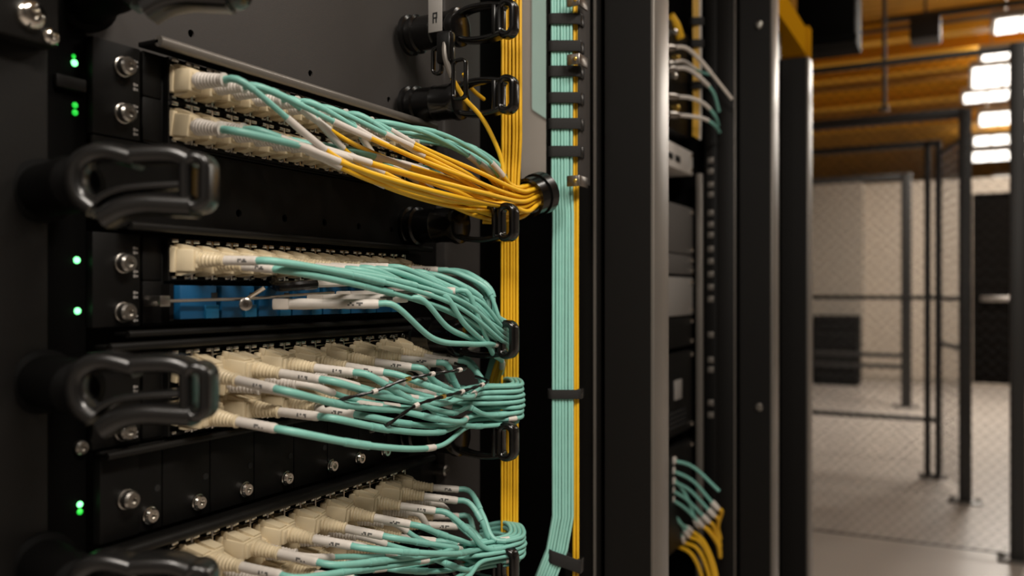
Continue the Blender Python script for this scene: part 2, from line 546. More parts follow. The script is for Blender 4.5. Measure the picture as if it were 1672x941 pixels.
# ------------------------------------------------------------------ rack row
def cabinet(label, y0, y1, zt):
    return thing('equipment_rack', label, 'rack', (-.8, (y0 + y1) / 2, -HZ))

zTOP = 1.0
# rack one (the one with the patch panels)
rk = cabinet('open black equipment rack holding the four fibre patch panels', .3, 1.3, zTOP)
MB().box(-.80, -.685, .28, .4575, -HZ, zTOP, bev=.003).build('post', M['rack'], rk)
MB().box(-.76, -.702, .4585, .5045, -HZ, zTOP, bev=.001).build('indicator_strip', M['black2'], rk)
MB().box(-.76, -.700, 1.105, 1.212, -HZ, zTOP, bev=.002).build('post', M['grey'], rk)
MB().box(-.78, -.715, 1.032, 1.104, -HZ, zTOP, bev=.001).build('mounting_rail', M['black'], rk)
MB().box(-1.25, -1.2, .28, 1.34, -HZ, zTOP).build('rear_panel', M['black2'], rk)
MB().box(-1.2, -.70, .28, 1.34, zTOP - .03, zTOP).box(-1.2, -.8, .28, 1.34, -HZ, -HZ + .06).build('frame', M['black2'], rk)
MB().box(-1.2, -.735, 1.214, 1.345, -HZ + .06, zTOP - .03).build('side_panel', M['black2'], rk)

# cable manager bay between the racks: pale plate, the aqua cables' reflection painted on as teal
t = thing('divider_plate', 'pale grey steel plate beside the yellow bundle, with painted aqua reflection', 'panel', (-.68, 1.353, .2))
pz0 = P(870, 318, Y=1.35).z
xl, xr_ = P(850, 100, Y=1.352).x, P(897, 100, Y=1.352).x
MB().box(xl, xr_ + .004, 1.352, 1.357, pz0, zTOP - .03, bev=.001).build('plate', M['plate'], t)
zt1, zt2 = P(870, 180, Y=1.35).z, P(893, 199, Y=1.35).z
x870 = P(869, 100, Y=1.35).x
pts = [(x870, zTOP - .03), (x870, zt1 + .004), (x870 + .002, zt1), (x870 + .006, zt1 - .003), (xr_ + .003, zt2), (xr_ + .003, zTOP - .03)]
MB().prism(pts, 'y', 1.349, 1.352).build('aqua_reflection', M['teal'], t)

def rack_frame(label, y0, y1, zt, face=True):
    t = thing('equipment_rack', label, 'rack', (-.5, y0, -HZ))
    MB().box(-.540, -.452, y0, y0 + .004, -HZ, zt).box(-.540, -.536, y0, y0 + .074, -HZ, zt).box(-.540, -.452, y0 + .07, y0 + .074, -HZ, zt).build('front_post', M['rack'], t)
    MB().box(-.456, -.449, y0 - .001, y0 + .076, -HZ, zt, bev=.0015).build('edge_trim', M['edge'], t)
    MB().box(-1.2, -.542, y0 + .012, y0 + .03, -HZ, zt).build('side_panel', M['black2'], t)
    MB().box(-.60, -.541, y0 - .022, y0 - .002, -HZ, zt, bev=.002).build('inner_post', M['rack'], t)
    MB().box(-.545, -.5415, y0 - .030, y0 - .023, -HZ, zt, bev=.001).build('seal_strip', M['lip'], t)
    return t

r2 = rack_frame('second black equipment rack from the patch panels, grey edge trim', 1.346, 2.3, zTOP)
r3 = rack_frame('third black equipment rack from the patch panels, round door screws', 2.32, 3.3, .84)
r4 = rack_frame('last and lowest black equipment rack, below the yellow duct', 2.90, 3.9, .765)
for rr, y0, dy, zt in ((r2, 1.346, .94, zTOP), (r3, 2.32, .55, .84)):
    MB().box(-1.25, -1.2, y0 + .03, y0 + dy, -HZ, zt).box(-1.2, -.62, y0 + .03, y0 + dy, zt - .03, zt).box(-1.2, -.70, y0 + .03, y0 + dy, -HZ, -HZ + .05).build('shell', M['black2'], rr)
MB().box(-1.2, -.545, 2.94, 2.97, .735, .765).box(-1.25, -1.2, 2.94, 3.6, -HZ, .765).box(-1.2, -.66, 2.97, 3.6, .735, .765).build('shell', M['black2'], r4)
for py in (41, 665):
    p = P(1239, py, Y=2.32)
    MB().lathe([(0, .011), (.004, .011), (.007, .008), (.0075, .004), (.003, .003)], p + Vector((0, 0.0, 0)), (0, -1, 0), 18).build('screw', M['screw'], r3)
MB().box(P(1270, 400, Y=3.0).x, P(1297, 400, Y=3.0).x, 2.7, 2.72, -HZ, .8, bev=.001).build('door_edge', M['black2'], r3)

# equipment seen inside the second rack
XE = -.65
def zq(px, py, X): return P(px, py, X=X).z
def qdev(name, label, cat, px0, py0, py1, ya=1.6, yb=2.27, m='cardboard', screws=True):
    z1, z0 = zq(px0, py0, XE), zq(px0, py1, XE)
    t = thing(name, label, cat, (XE, (ya + yb) / 2, z0))
    MB().box(-1.1, XE, ya, yb, z0, z1, bev=.002).build('chassis', M[m], t)
    mb = MB()
    for yy in (ya + .02, yb - .02):
        for zz in (z0 + .012, z1 - .012):
            mb2 = MB().lathe([(0, .006), (.004, .006), (.006, .004)], (XE - .0005, yy, zz), (1, 0, 0), 10)
            mb2.build('screw', M['chrome'], t)
    return t
dv = qdev('network_switch', 'silver network switch in the second rack under drooping cords', 'switch', 1096, 231, 272, m='sticker2')
zsw = dv.location.z
for k in range(7):
    MB().box(XE, XE + .002, 1.75 + k * .06, 1.79 + k * .06, zsw + .018, zsw + .034, bev=.001).build('port', M['darkslot'], dv)
qdev('server', 'plain grey server in the second rack under the silver switch', 'server', 1096, 330, 412)
qdev('server', 'grey server with bright screws, above the palest server', 'server', 1096, 414, 447)
qdev('server', 'palest server face in the second rack, just under eye level', 'server', 1096, 452, 517, m='sticker')
qdev('server', 'black server in the second rack below the palest server', 'server', 1096, 520, 570, m='black')
dv = qdev('server', 'black perforated server above the aqua and yellow cords', 'server', 1096, 578, 715, m='black')
zz = dv.location.z
MB().box(XE, XE + .003, 2.1, 2.16, zz + .09, zz + .14, bev=.001).build('label_tag', M['sticker'], dv)
for k in range(4):
    MB().box(XE, XE + .002, 1.7, 2.2, zz + .02 + k * .012, zz + .026 + k * .012).build('vent_slot', M['darkslot'], dv)
# rails of the second rack standing before its inner wall
xa, xb = P(1136, 400, Y=2.27).x, P(1146, 400, Y=2.27).x
o = MB().box(xa, xb, 2.272, 2.29, -HZ + .05, zq(1140, 285, xa), bev=.002).build('mounting_rail', M['edge'], r2)
xa, xb = P(1151, 400, Y=2.285).x, P(1170, 400, Y=2.285).x
MB().box(xa, xb, 2.287, 2.296, -HZ + .05, zTOP - .03, bev=.001).build('mounting_rail', M['black'], r2)
xm = (xa + xb) / 2
for py in (302, 318, 348, 367, 384, 407, 427, 448, 469, 489, 547, 588, 604, 658, 678, 280, 262):
    z = P(1160, py, Y=2.285).z
    MB().box(xm - .008, xm + .008, 2.283, 2.288, z - .008, z + .008, bev=.002).build('cage_nut', M['edge'], r2)

# ------------------------------------------------------------------ patch panels
def holes_plate(mb, x0, x1, y0, y1, z0, z1, holes, mi=0, n=16):
    """plate facing +x with round through holes [(y, z, r)], all on one height"""
    holes = sorted(holes)
    def quad(a, b, c, d, x):
        mb.add([(x, *a), (x, *b), (x, *c), (x, *d)], [(0, 1, 2, 3)], mi)
    ya = y0
    for (hy, hz, r) in holes:
        s_ = r * 1.6
        quad((ya, z0), (hy - s_, z0), (hy - s_, z1), (ya, z1), x1)
        quad((hy - s_, z0), (hy + s_, z0), (hy + s_, hz - s_), (hy - s_, hz - s_), x1)
        quad((hy - s_, hz + s_), (hy + s_, hz + s_), (hy + s_, z1), (hy - s_, z1), x1)
        sq, ci, bk = [], [], []
        for k in range(n):
            a = 2 * PI * (k + .5) / n
            c, s2 = math.cos(a), math.sin(a)
            mx = max(abs(c), abs(s2))
            sq.append((x1, hy + s_ * c / mx, hz + s_ * s2 / mx))
            ci.append((x1, hy + r * c, hz + r * s2))
            bk.append((x0, hy + r * c, hz + r * s2))
        fs = []
        for k in range(n):
            k2 = (k + 1) % n
            fs.append((k, k2, n + k2, n + k)); fs.append((n + k, n + k2, 2 * n + k2, 2 * n + k))
        mb.add(sq + ci + bk, fs, mi)
        # corner fillers
        for k in range(n):
            k2 = (k + 1) % n
            p, q = sq[k], sq[k2]
            if abs(p[1] - q[1]) > 1e-6 and abs(p[2] - q[2]) > 1e-6:
                cy = p[1] if abs(abs(p[1] - hy) - s_) < 1e-6 else q[1]
                cz = p[2] if abs(abs(p[2] - hz) - s_) < 1e-6 else q[2]
                mb.add([p, (x1, cy, cz), q], [(0, 1, 2)], mi)
        ya = hy + s_
    quad((ya, z0), (y1, z0), (y1, z1), (ya, z1), x1)
    for (a, b) in (((y0, z0), (y1, z0)), ((y1, z0), (y1, z1)), ((y1, z1), (y0, z1)), ((y0, z1), (y0, z0))):
        mb.add([(x0, *a), (x0, *b), (x1, *b), (x1, *a)], [(0, 1, 2, 3)], mi)
    mb.add([(x0 - .02, y0, z0), (x0 - .02, y1, z0), (x0 - .02, y1, z1), (x0 - .02, y0, z1)], [(0, 1, 2, 3)], mi)
    return mb


def screw_mb(y, z, x=FX, r=.0085, h=.012, torx=True):
    """cap-head thumbscrew standing out of the faceplate along +x"""
    mb = MB()
    mb.lathe([(0, r * 1.12), (.0025, r * 1.12), (.003, r), (h - .002, r), (h, r * .8), (h, r * .45), (h - .003, r * .4)], (x, y, z), (1, 0, 0), 20)
    return mb

Y0P, Y1P = .505, 1.03
YA = .581
TP = .02625

# adapter (one port opening with its nickel clip), built once, then copied
def adapter_mb():
    w, h = TP / 2 - .0006, .021
    mb = MB()
    mb.box(0, .007, -w, w, h - .003, h).box(0, .007, -w, w, -h, -h + .003).box(0, .007, -w, -w + .0018, -h + .003, h - .003).box(0, .007, w - .0018, w, -h + .003, h - .003)
    mb.box(0, .001, -w + .0018, w - .0018, -h + .003, h - .003)
    return mb

def clip_mb():
    w = TP / 2
    mb = MB()
    mb.box(.006, .0125, -w + .001, -w + .0085, .0165, .0200, bev=.0006).box(.006, .0125, w - .0085, w - .001, .0165, .0200, bev=.0006)
    mb.box(.006, .0130, w - .0030, w - .0004, -.0195, .0198, bev=.0005)
    mb.box(.0068, .0085, -w + .002, w - .003, .0125, .0140, bev=.0004)
    mb.box(.006, .0100, -w + .003, -w + .008, -.0190, -.0165, bev=.0004).box(.006, .0100, w - .008, w - .003, -.0190, -.0165, bev=.0004)
    return mb

AD_MESH = [None, None]
def add_adapter(panel, y, z):
    if AD_MESH[0] is None:
        a = adapter_mb(); c = clip_mb()
        oa = a.build('port_adapter', M['black'], None); oc = c.build('metal_clip', M['chrome'], None)
        AD_MESH[0], AD_MESH[1] = oa.data, oc.data
        bpy.data.objects.remove(oa); bpy.data.objects.remove(oc)
    loc = MW[panel.name].translation
    a = bpy.data.objects.new('port_adapter', AD_MESH[0]); COL.objects.link(a); a.parent = panel
    a.location = Vector((FX, y, z)) - loc
    c = bpy.data.objects.new('metal_clip', AD_MESH[1]); COL.objects.link(c); c.parent = a


def marks(mb, y, z, n=2):
    """tiny printed port marks on the ear"""
    for k in range(n):
        mb.box(FX, FX + .0004, y, y + .0024, z - k * .0042, z - k * .0042 + .0028, 0)
        mb.box(FX, FX + .0004, y + .0030, y + .0050, z - k * .0042 + .0004, z - k * .0042 + .0022, 0)


def patch_panel(label, z0, z1, rows, screws, blue=None):
    t = thing('patch_bay', label, 'patch panel', (FX, Y0P, z0))
    MB().box(FX - .012, FX - .0005, Y0P + .054, Y1P, z0, z1, bev=.0008).build('faceplate', M['black'], t)
    MB().box(FX - .012, FX, Y0P, Y0P + .0505, z0, z1, bev=.001).build('ear', M['black'], t)
    for zr in rows:
        MB().box(FX - .010, FX + .001, Y0P + .0525, YA - .0015, zr - .0205, zr + .0205, bev=.0008).build('row_bracket', M['black'], t)
    MB().box(FX - .012, FX + .001, .978, Y1P, z0, z1, bev=.001).build('ear', M['black'], t)
    mb = MB()
    for zr in rows:
        marks(mb, Y0P + .0425, zr + .008); marks(mb, Y0P + .0425, zr - .014); marks(mb, Y0P + .0575, zr + .004, 2); 
    mb.build('printed_marks', M['sticker'], t)
    for zs_ in screws:
        screw_mb(Y0P + .0305, zs_).build('thumbscrew', M['screw'], t)
    for zr in rows:
        if zr == blue: continue
        for k in range(15): add_adapter(t, YA + TP * (k + .5), zr)
    return t

zA, zB, zC, zBL, zD, zE, zF, zG = .209, .1665, .0325, -.0095, -.0765, -.1195, -.263, -.306
pp1 = patch_panel('topmost fibre patch panel, beige plugs and mostly yellow cords', zB - .0225, zA + .0225, (zA, zB), (P(200, 110, X=FX).z, P(200, 186, X=FX).z))
pp2 = patch_panel('second fibre patch panel from top, with blue adapters in it', zBL - .0225, zC + .0225, (zC, zBL), (P(200, 430, X=FX).z, P(200, 510, X=FX).z), blue=zBL)
pp3 = patch_panel('third fibre patch panel, two rows of tangled aqua cords', zE - .0225, zD + .0225, (zD, zE), (P(205, 703, X=FX).z,))
pp4 = patch_panel('lowest fibre patch panel, below the row of silver screws', zG - .0225, zF + .0225, (zF, zG), (P(205, 905, X=FX).z,))
# blue duplex adapters
for k in range(7):
    y = YA + .004 + .0525 * k
    ad = MB().box(FX, FX + .020, y, y + .046, zBL - .0165, zBL + .0165, bev=.0012).build('blue_adapter', M['blue'], pp2)
    MB().box(FX + .012, FX + .0225, y + .030, y + .047, zBL - .0165, zBL - .003, bev=.0008).build('shutter', M['blue2'], ad)
    MB().box(FX + .016, FX + .0204, y + .0385, y + .0465, zBL + .002, zBL + .0095).build('socket', M['darkslot'], ad)
    MB().box(FX + .0, FX + .012, y - .006, y - .001, zBL - .018, zBL + .018).build('latch', M['black'], ad)

# lips: rounded shelf edges above the panels
def lip(label, z, x1, y0, y1, h=.010, m='lip'):
    t = thing('shelf_lip', label, 'panel edge', (FX, y0, z))
    MB().box(FX - .004, x1 - h * .5, y0, y1, z - h * .2, z + h * .25, bev=.0008).build('shelf', M['black'], t)
    MB().tube([(x1 - h * .5, y0, z), (x1 - h * .5, y1, z)], h * .5, n=14).build('rolled_edge', M[m], t)
    return t
lip('long grey metal lip above the topmost patch panel', P(400, 110, X=-.668).z, -.664, .556, 1.03, .0105)
lip('dark metal lip under the blank panel, above pale plug row', .0615, -.672, .53, 1.03, .008, 'rack')
lip('dark metal lip just beneath the blue adapters', -.0385, -.676, .53, 1.03, .007, 'rack')
lip('dark metal lip above the tangled aqua cords', -.0495, -.674, .51, 1.03, .008, 'rack')
lip('dark metal lip under the tangled aqua cords', -.1475, -.678, .51, 1.03, .007, 'rack')
lip('dark metal lip between silver screws and lowest plugs', -.2355, -.668, .51, 1.03, .010, 'rack')

# blank panels with holes
zh = P(460, 356, X=FX).z
t = thing('blanking_plate', 'black blank panel with round holes between yellow cords and pale plugs', 'panel', (FX, .53, .066))
mb = MB(); holes_plate(mb, FX - .003, FX, Y0P, Y1P, .066, zB - .024, [(PY(px), zh, .0042) for px in (390, 465, 530, 586, 640)])
mb.build('faceplate', M['black'], t)
MB().box(FX - .03, FX - .0235, Y0P, Y1P, .066, zB - .024).build('backing', M['black2'], t)
t = thing('blanking_plate', 'tall charcoal blank panel above the topmost patch panel', 'panel', (FX, .53, .245))
XB = -.705
mb = MB(); zh2 = P(507, 120, X=XB).z
holes_plate(mb, XB - .003, XB, .505, 1.105, zA + .024, .75, [(P(px, 120, X=XB).y, zh2, .0040) for px in (312, 507, 635)])
mb.build('faceplate', M['grey'], t)
# row of blank modules with silver screws
zS = -.214
zT = zE - .0285
edges = [PY(p) for p in (160, 226, 265, 343, 415, 480, 535, 586, 632, 672)]
scr = [202, 243, 322, 399, 466, 540, 585, 627, 658]
for k in range(9):
    lab = 'black blank module with thumbscrew at the ear end of the screw row' if k == 0 else 'black blank module, %s along the silver screw row after the ear module' % ORD[k - 1]
    t = thing('blank_module', lab, 'module', (FX, edges[k], -.225), group='blank modules with silver screws')
    MB().box(FX - .008, FX + (.002 if k == 0 else 0), edges[k] + .0006, edges[k + 1] - .0006, -.2285, zT + .0035, bev=.0008).build('faceplate', M['black'], t)
    if k == 0: screw_mb(PY(202), P(202, 815, X=FX).z, FX + .002, .0085, .012).build('thumbscrew', M['screw'], t)
    else: screw_mb(PY(scr[k]), zS, FX, .0075, .007).build('screw', M['chrome'], t)
    if k > 0: MB().lathe([(0, .0035), (.0005, .0035), (.0006, .0012)], (FX, edges[k + 1] - .006, zS + .024), (1, 0, 0), 12).build('peg', M['darkslot'], t)

# screws and LEDs on the indicator strip and post, bracket at the top of the post
t = thing('corner_bracket', 'black corner bracket with two big domed screws atop the post', 'bracket', (-.68, .43, .3))
zb0 = P(60, 72, X=-.67).z
MB().box(-.686, -.667, .30, PY(98, -.667), zb0, .36, bev=.004).build('bracket_plate', M['rack'], t)
def dome(px, py, r, x, name, par, m='chrome'):
    p = P(px, py, X=x)
    MB().lathe([(0, r), (r * .25, r * .98), (r * .5, r * .82), (r * .66, r * .5), (r * .66, r * .36), (r * .3, r * .3)], p, (1, 0, 0), 24).build(name, M[m], par)
dome(48, 24, .0125, -.667, 'domed_screw', t)
dome(82, 60, .0072, -.667, 'small_screw', t)
zl = [(92, 'led_dim', .0019), (103, 'led_on', .0030), (172, 'led_dim', .0027), (184, 'led_dim', .0027), (425, 'led_on', .0030), (508, 'led_on', .0030), (824, 'led_on', .0027), (836, 'led_dim', .0027)]
ll = ['faint green status light, topmost on the black strip', 'bright green status light under the faint topmost one', 'upper green light of the pair beside the thumbscrews', 'lower green light of the pair beside the thumbscrews', 'single green status light beside the second panel plugs', 'single green status light beside the blue adapters', 'upper green light of the lowest pair', 'lower green light of the lowest pair']
for (py, m, r), lab in zip(zl, ll):
    p = P({92: 120, 103: 121, 172: 122, 184: 122, 425: 125, 508: 126, 824: 130, 836: 130}[py], py, X=-.702)
    tag(MB().lathe([(0, r), (r * .4, r * .95), (r * .8, r * .6), (r, r * .15)], p, (1, 0, 0), 16).build('status_light', M[m]), lab, 'indicator light')
t = thing('strip_screw', 'small steel socket screw on the black strip, above lowest lights', 'screw', P(130, 731, X=-.702))
p = P(130, 731, X=-.702)
MB().lathe([(0, .0066), (.004, .0066), (.006, .005), (.006, .003), (.003, .0026)], p, (1, 0, 0), 18).build('screw_head', M['screw'], t)
p = P(112, 137, X=-.702)
tag(MB().box(-.702, -.696, PY(88, -.7), PY(137, -.7), p.z - .0055, p.z + .0055, bev=.001).build('latch_tab', M['rack']), 'dull grey latch tab between the two top light pairs', 'latch')
for (px, py, lab) in ((725, 656, 'silver screw on the far rack post, level with tangled cords'), (725, 768, 'silver screw on the far rack post, level with lowest plugs')):
    p = P(px, py, X=-.700)
    t = thing('post_screw', lab, 'screw', p)
    MB().lathe([(-.015, .0085), (.004, .0085), (.006, .0065), (.006, .004), (.002, .0035)], p, (1, 0, 0), 18).build('screw_head', M['screw'], t)

# ------------------------------------------------------------------ cable guide loops
def rrect(w, h, r, n=6):
    out = []
    for cx, cz, a0 in ((w / 2 - r, h / 2 - r, 0), (-w / 2 + r, h / 2 - r, 90), (-w / 2 + r, -h / 2 + r, 180), (w / 2 - r, -h / 2 + r, 270)):
        for k in range(n + 1):
            a = R(a0 + 90 * k / n)
            out.append((cx + r * math.cos(a), cz + r * math.sin(a)))
    return out

def end_ring(c, w=.030, h=.048, depth=.018, th=.0085):
    path = [(c[0] + x, c[1], c[2] + z) for x, z in rrect(w - th, h - th, (w - th) * .48)]
    return MB().band(path, depth, th, closed=True, rad=th * .42)

def sm(ctrl): return spline(ctrl, .004)[0]

def finger_guide(label, z):
    """the broad hooked guides on the near post: a spool foot carries a hooked loop turned half towards the aisle"""
    o = P(110, CY, t=.66); o = Vector((o.x, o.y, z))
    foot = Vector((-.686, .452, z))
    t = thing('cable_guide', label, 'cable guide', foot, group='broad black cable guides on the post')
    q = lambda u, w: o + RGT * u + Vector((0, 0, w))
    ax = (q(.012, 0) - foot)
    L = ax.length
    MB().lathe([(0, .027), (.006, .027), (.009, .022), (L * .5, .0215), (L * .7, .023), (L * .9, .021), (L, .013)], foot, ax, 28).build('spool', M['black2'], t)
    MB().band(sm([q(.023, -.0215), q(.0125, -.0125), q(.0085, .001), q(.0115, .0135), (q(.021, .0205)), q(.032, .0225), q(.043, .0205), q(.056, .0165)]), .026, .0145, side=FWD, rad=.0064).build('hook_arm', M['satin'], t)
    MB().band(sm([q(.053, .0195), q(.070, .0205), q(.086, .0195), q(.097, .0145)]), .028, .0145, side=FWD, rad=.0060).build('upper_arm', M['satin'], t)
    MB().band(sm([q(.019, -.0235), q(.028, -.0135), q(.042, -.0070), q(.060, -.0045), q(.096, -.0025)]), .020, .0062, side=FWD, rad=.0029).build('middle_arm', M['satin'], t)
    MB().band(sm([q(.030, -.0290), q(.044, -.0215), q(.062, -.0180), q(.080, -.0185), q(.099, -.0195)]), .030, .0165, side=FWD, rad=.0065).build('lower_arm', M['satin'], t)
    c = q(.1015, -.0010)
    path = [c + RGT * a + Vector((0, 0, b)) for a, b in rrect(.0155, .0375, .0076)]
    MB().band(path, .028, .0088, closed=True, side=FWD, rad=.0042).build('end_ring', M['satin'], t)
    return t

def spool_guide(label, y, z, loc=None):
    """spool-footed guides on the far post, closed loop at the end"""
    t = thing('spool_guide', label, 'cable guide', (FX, y, z), group='spool-footed black cable guides')
    x = FX
    prof = [(0.0, .028), (.006, .028), (.008, .024), (.012, .0235), (.014, .027), (.018, .027), (.020, .0235), (.045, .0235), (.047, .0245), (.050, .0235), (.074, .0245), (.080, .027), (.086, .026), (.089, .018)]
    MB().lathe(prof, (x, y, z), (1, 0, 0), 28).build('spool', M['gloss'], t)
    MB().band(sm([(x + .078, y, z + .014), (x + .100, y, z + .0215), (x + .13, y, z + .022), (x + .150, y, z + .019)]), .020, .0075).build('upper_arm', M['gloss'], t)
    MB().band(sm([(x + .078, y, z - .014), (x + .100, y, z - .0205), (x + .13, y, z - .022), (x + .150, y, z - .019)]), .020, .0075).build('lower_arm', M['gloss'], t)
    MB().box(x + .1385, x + .1455, y - .011, y + .011, z - .021, z + .021, bev=.003).build('cross_bar', M['gloss'], t)
    end_ring((x + .158, y, z), .029, .052, .018, .0092).build('end_ring', M['gloss'], t)
    return t

f0 = finger_guide('broad black cable guide cropped by the picture top', .250)
fx, fy = -.686, .452
f1 = dup(f0, (fx, fy, .0853), 'broad black cable guide beside the blank panel with holes')
f2 = dup(f0, (fx, fy, -.0745), 'broad black cable guide over the tangled aqua panel')
f3 = dup(f0, (fx, fy, -.228), 'broad black cable guide over the lowest panel, cropped below')
f0.matrix_world = Matrix.Translation((-.703, fy + .052, .262)); MW[f0.name] = f0.matrix_world.copy()
YR = 1.0
g0 = spool_guide('spool-footed guide at the very top, grey sticker on it', YR, .362)
g1 = dup(g0, (FX, YR, .262), 'spool-footed guide under the hanging yellow cord')
g2 = dup(g0, (FX, YR, .093), 'spool-footed guide below the yellow cord bundle')
g3 = dup(g0, (FX, YR, -.062), 'spool-footed guide gathering the second panel aqua cords')
g4 = dup(g0, (FX, YR, -.197), 'spool-footed guide below the tangled aqua cords')
g5 = dup(g0, (FX, YR, -.362), 'spool-footed guide at the bottom under lowest cords')
st = MB().box(FX + .050, FX + .072, YR - .0262, YR - .0245, .352, .398, bev=.0006).build('sticker', M['sticker'], g0)
mk = MB()
for a, b, c, d in ((.0575, .0592, .364, .378), (.0592, .0645, .3763, .378), (.0592, .0645, .3700, .3716), (.0630, .0647, .3700, .378), (.0622, .0640, .364, .3700)): mk.box(FX + a, FX + b, YR - .0268, YR - .0260, c, d)
mk.build('printed_mark', M['darkslot'], st)

# small hanging clip with two oval loops below the top guide
pc = P(727, 70, X=-.60)
t = thing('hanging_clip', 'small black double-loop clip hanging under the top guide', 'clip', pc)
yc = pc.y
MB().box(pc.x - .010, pc.x + .012, yc - .008, yc + .008, pc.z - .028, pc.z + .014, bev=.004).build('clip_body', M['gloss'], t)
for dx, dz, nm in ((-.012, -.022, 'small_loop'), (.022, -.050, 'large_loop')):
    path = [(pc.x + dx + a, yc, pc.z + dz + b) for a, b in rrect(.013 if nm == 'small_loop' else .019, .034 if nm == 'small_loop' else .050, .0062)]
    MB().band(path, .008, .004, closed=True).build(nm, M['gloss'], t)

# ------------------------------------------------------------------ plugs, boots, sleeves (shared local meshes; +x points out of the panel)
def wide_plug_mb(w=.041):
    h = .0105
    mb = MB()
    mb.box(0, .008, -w / 2, w / 2, -h - .001, h + .001, bev=.0012)
    mb.box(.006, .033, -w / 2 + .002, w / 2 - .003, -h, h - .001, bev=.0022)
    for s_ in (-1, 1):
        yc = s_ * w * .24
        # sloping latch with a raised lip
        mb.prism([(.004, h - .002), (.004, h + .0045), (.010, h + .0045), (.031, h + .0006), (.031, h - .002)], 'y', yc - w * .17, yc + w * .17)
        mb.box(.005, .012, yc - w * .20, yc - w * .17, h - .002, h + .0065, bev=.0006)
        mb.prism([(.006, -h + .002), (.006, -h - .004), (.012, -h - .004), (.027, -h - .0005), (.027, -h + .002)], 'y', yc - w * .13, yc + w * .13)
    mb.box(.031, .036, -w / 2 + .006, w / 2 - .009, -h + .002, h - .003, bev=.002)
    return mb

def narrow_plug_mb(w=.0225):
    h = .0115
    mb = MB()
    mb.box(0, .007, -w / 2, w / 2, -h - .001, h + .001, bev=.0012)
    mb.box(.005, .026, -w / 2 + .0015, w / 2 - .0015, -h, h - .001, bev=.002)
    mb.prism([(.003, h - .002), (.003, h + .004), (.009, h + .004), (.024, h), (.024, h - .002)], 'y', -w * .28, w * .28)
    mb.prism([(.005, -h + .002), (.005, -h - .004), (.011, -h - .004), (.022, -h - .0005), (.022, -h + .002)], 'y', -w * .28, w * .28)
    mb.box(.025, .029, -w / 2 + .004, w / 2 - .004, -h + .003, h - .003, bev=.002)
    return mb

def boot_mb(x0, L, r0, r1, rings):
    prof = [(x0, r0 * 1.05), (x0 + .004, r0 * 1.08)]
    for k in range(rings):
        f = (k + .5) / rings
        r = r0 + (r1 - r0) * f
        a = x0 + .004 + (L - .008) * k / rings
        st_ = (L - .008) / rings
        prof += [(a + st_ * .15, r * .95), (a + st_ * .45, r * 1.06), (a + st_ * .8, r * 1.06), (a + st_ * .98, r * .95)]
    prof += [(x0 + L - .004, r1 * 1.05), (x0 + L - .003, r1 * 1.22), (x0 + L - .0006, r1 * 1.22), (x0 + L, r1 * .8)]
    return MB().lathe(prof, (0, 0, 0), (1, 0, 0), 16)

def sleeve_mb(x0, L, r, ink=True, seed=0):
    rg = random.Random(seed)
    mb = MB()
    n, m = 16, 26
    vs, fs, mi = [], [], []
    for i in range(m + 1):
        rr = r * (.86 if i in (0, m) else 1) * (1 + .02 * math.sin(i * 1.7))
        for k in range(n):
            a = 2 * PI * k / n
            vs.append((x0 + L * i / m, rr * math.sin(a), rr * math.cos(a)))
    for i in range(m):
        for k in range(n):
            k2 = (k + 1) % n
            fs.append((i * n + k, i * n + k2, (i + 1) * n + k2, (i + 1) * n + k))
            dark = ink and 11 < i < 19 and k in (11, 12) and rg.random() < .5
            mi.append(1 if dark else 0)
    fs.append(tuple(range(n))); mi.append(0)
    fs.append(tuple(m * n + k for k in range(n))); mi.append(0)
    mb.v = [Vector(v) for v in vs]; mb.f = fs; mb.mi = mi
    return mb

def mesh_of(mb, mats, name):
    o = mb.build(name, mats)
    me = o.data
    bpy.data.objects.remove(o)
    return me

KIT = {}
KIT['wide'] = dict(plug=mesh_of(wide_plug_mb(), M['beige'], 'plug'), boot=mesh_of(boot_mb(.034, .030, .0085, .0056, 6), M['beige'], 'boot'), sleeve=[mesh_of(sleeve_mb(.063, .046, .0050, True, s), [M['white'], M['ink']], 'label_sleeve') for s in range(4)], L=.108)
KIT['narrow'] = dict(plug=mesh_of(narrow_plug_mb(), M['beige'], 'plug'), boot=mesh_of(boot_mb(.027, .027, .0076, .0052, 5), M['beige'], 'boot'), sleeve=[mesh_of(sleeve_mb(.053, .036, .0048, True, s + 7), [M['white'], M['ink']], 'label_sleeve') for s in range(4)], L=.088)
KIT['short'] = dict(plug=KIT['narrow']['plug'], boot=mesh_of(boot_mb(.027, .033, .0080, .0058, 7), M['white'], 'boot'), sleeve=None, L=.060)
KIT['long'] = dict(plug=mesh_of(MB().box(.012, .030, -.008, .008, -.006, .006, bev=.002), M['plate'], 'plug'), boot=mesh_of(MB().lathe([(.028, .0058), (.045, .0062), (.060, .0056), (.066, .0050)], (0, 0, 0), (1, 0, 0), 14), M['white'], 'boot'), sleeve=[mesh_of(sleeve_mb(.064, .062, .0052, True, s + 20), [M['white'], M['ink']], 'label_sleeve') for s in range(4)], L=.125)


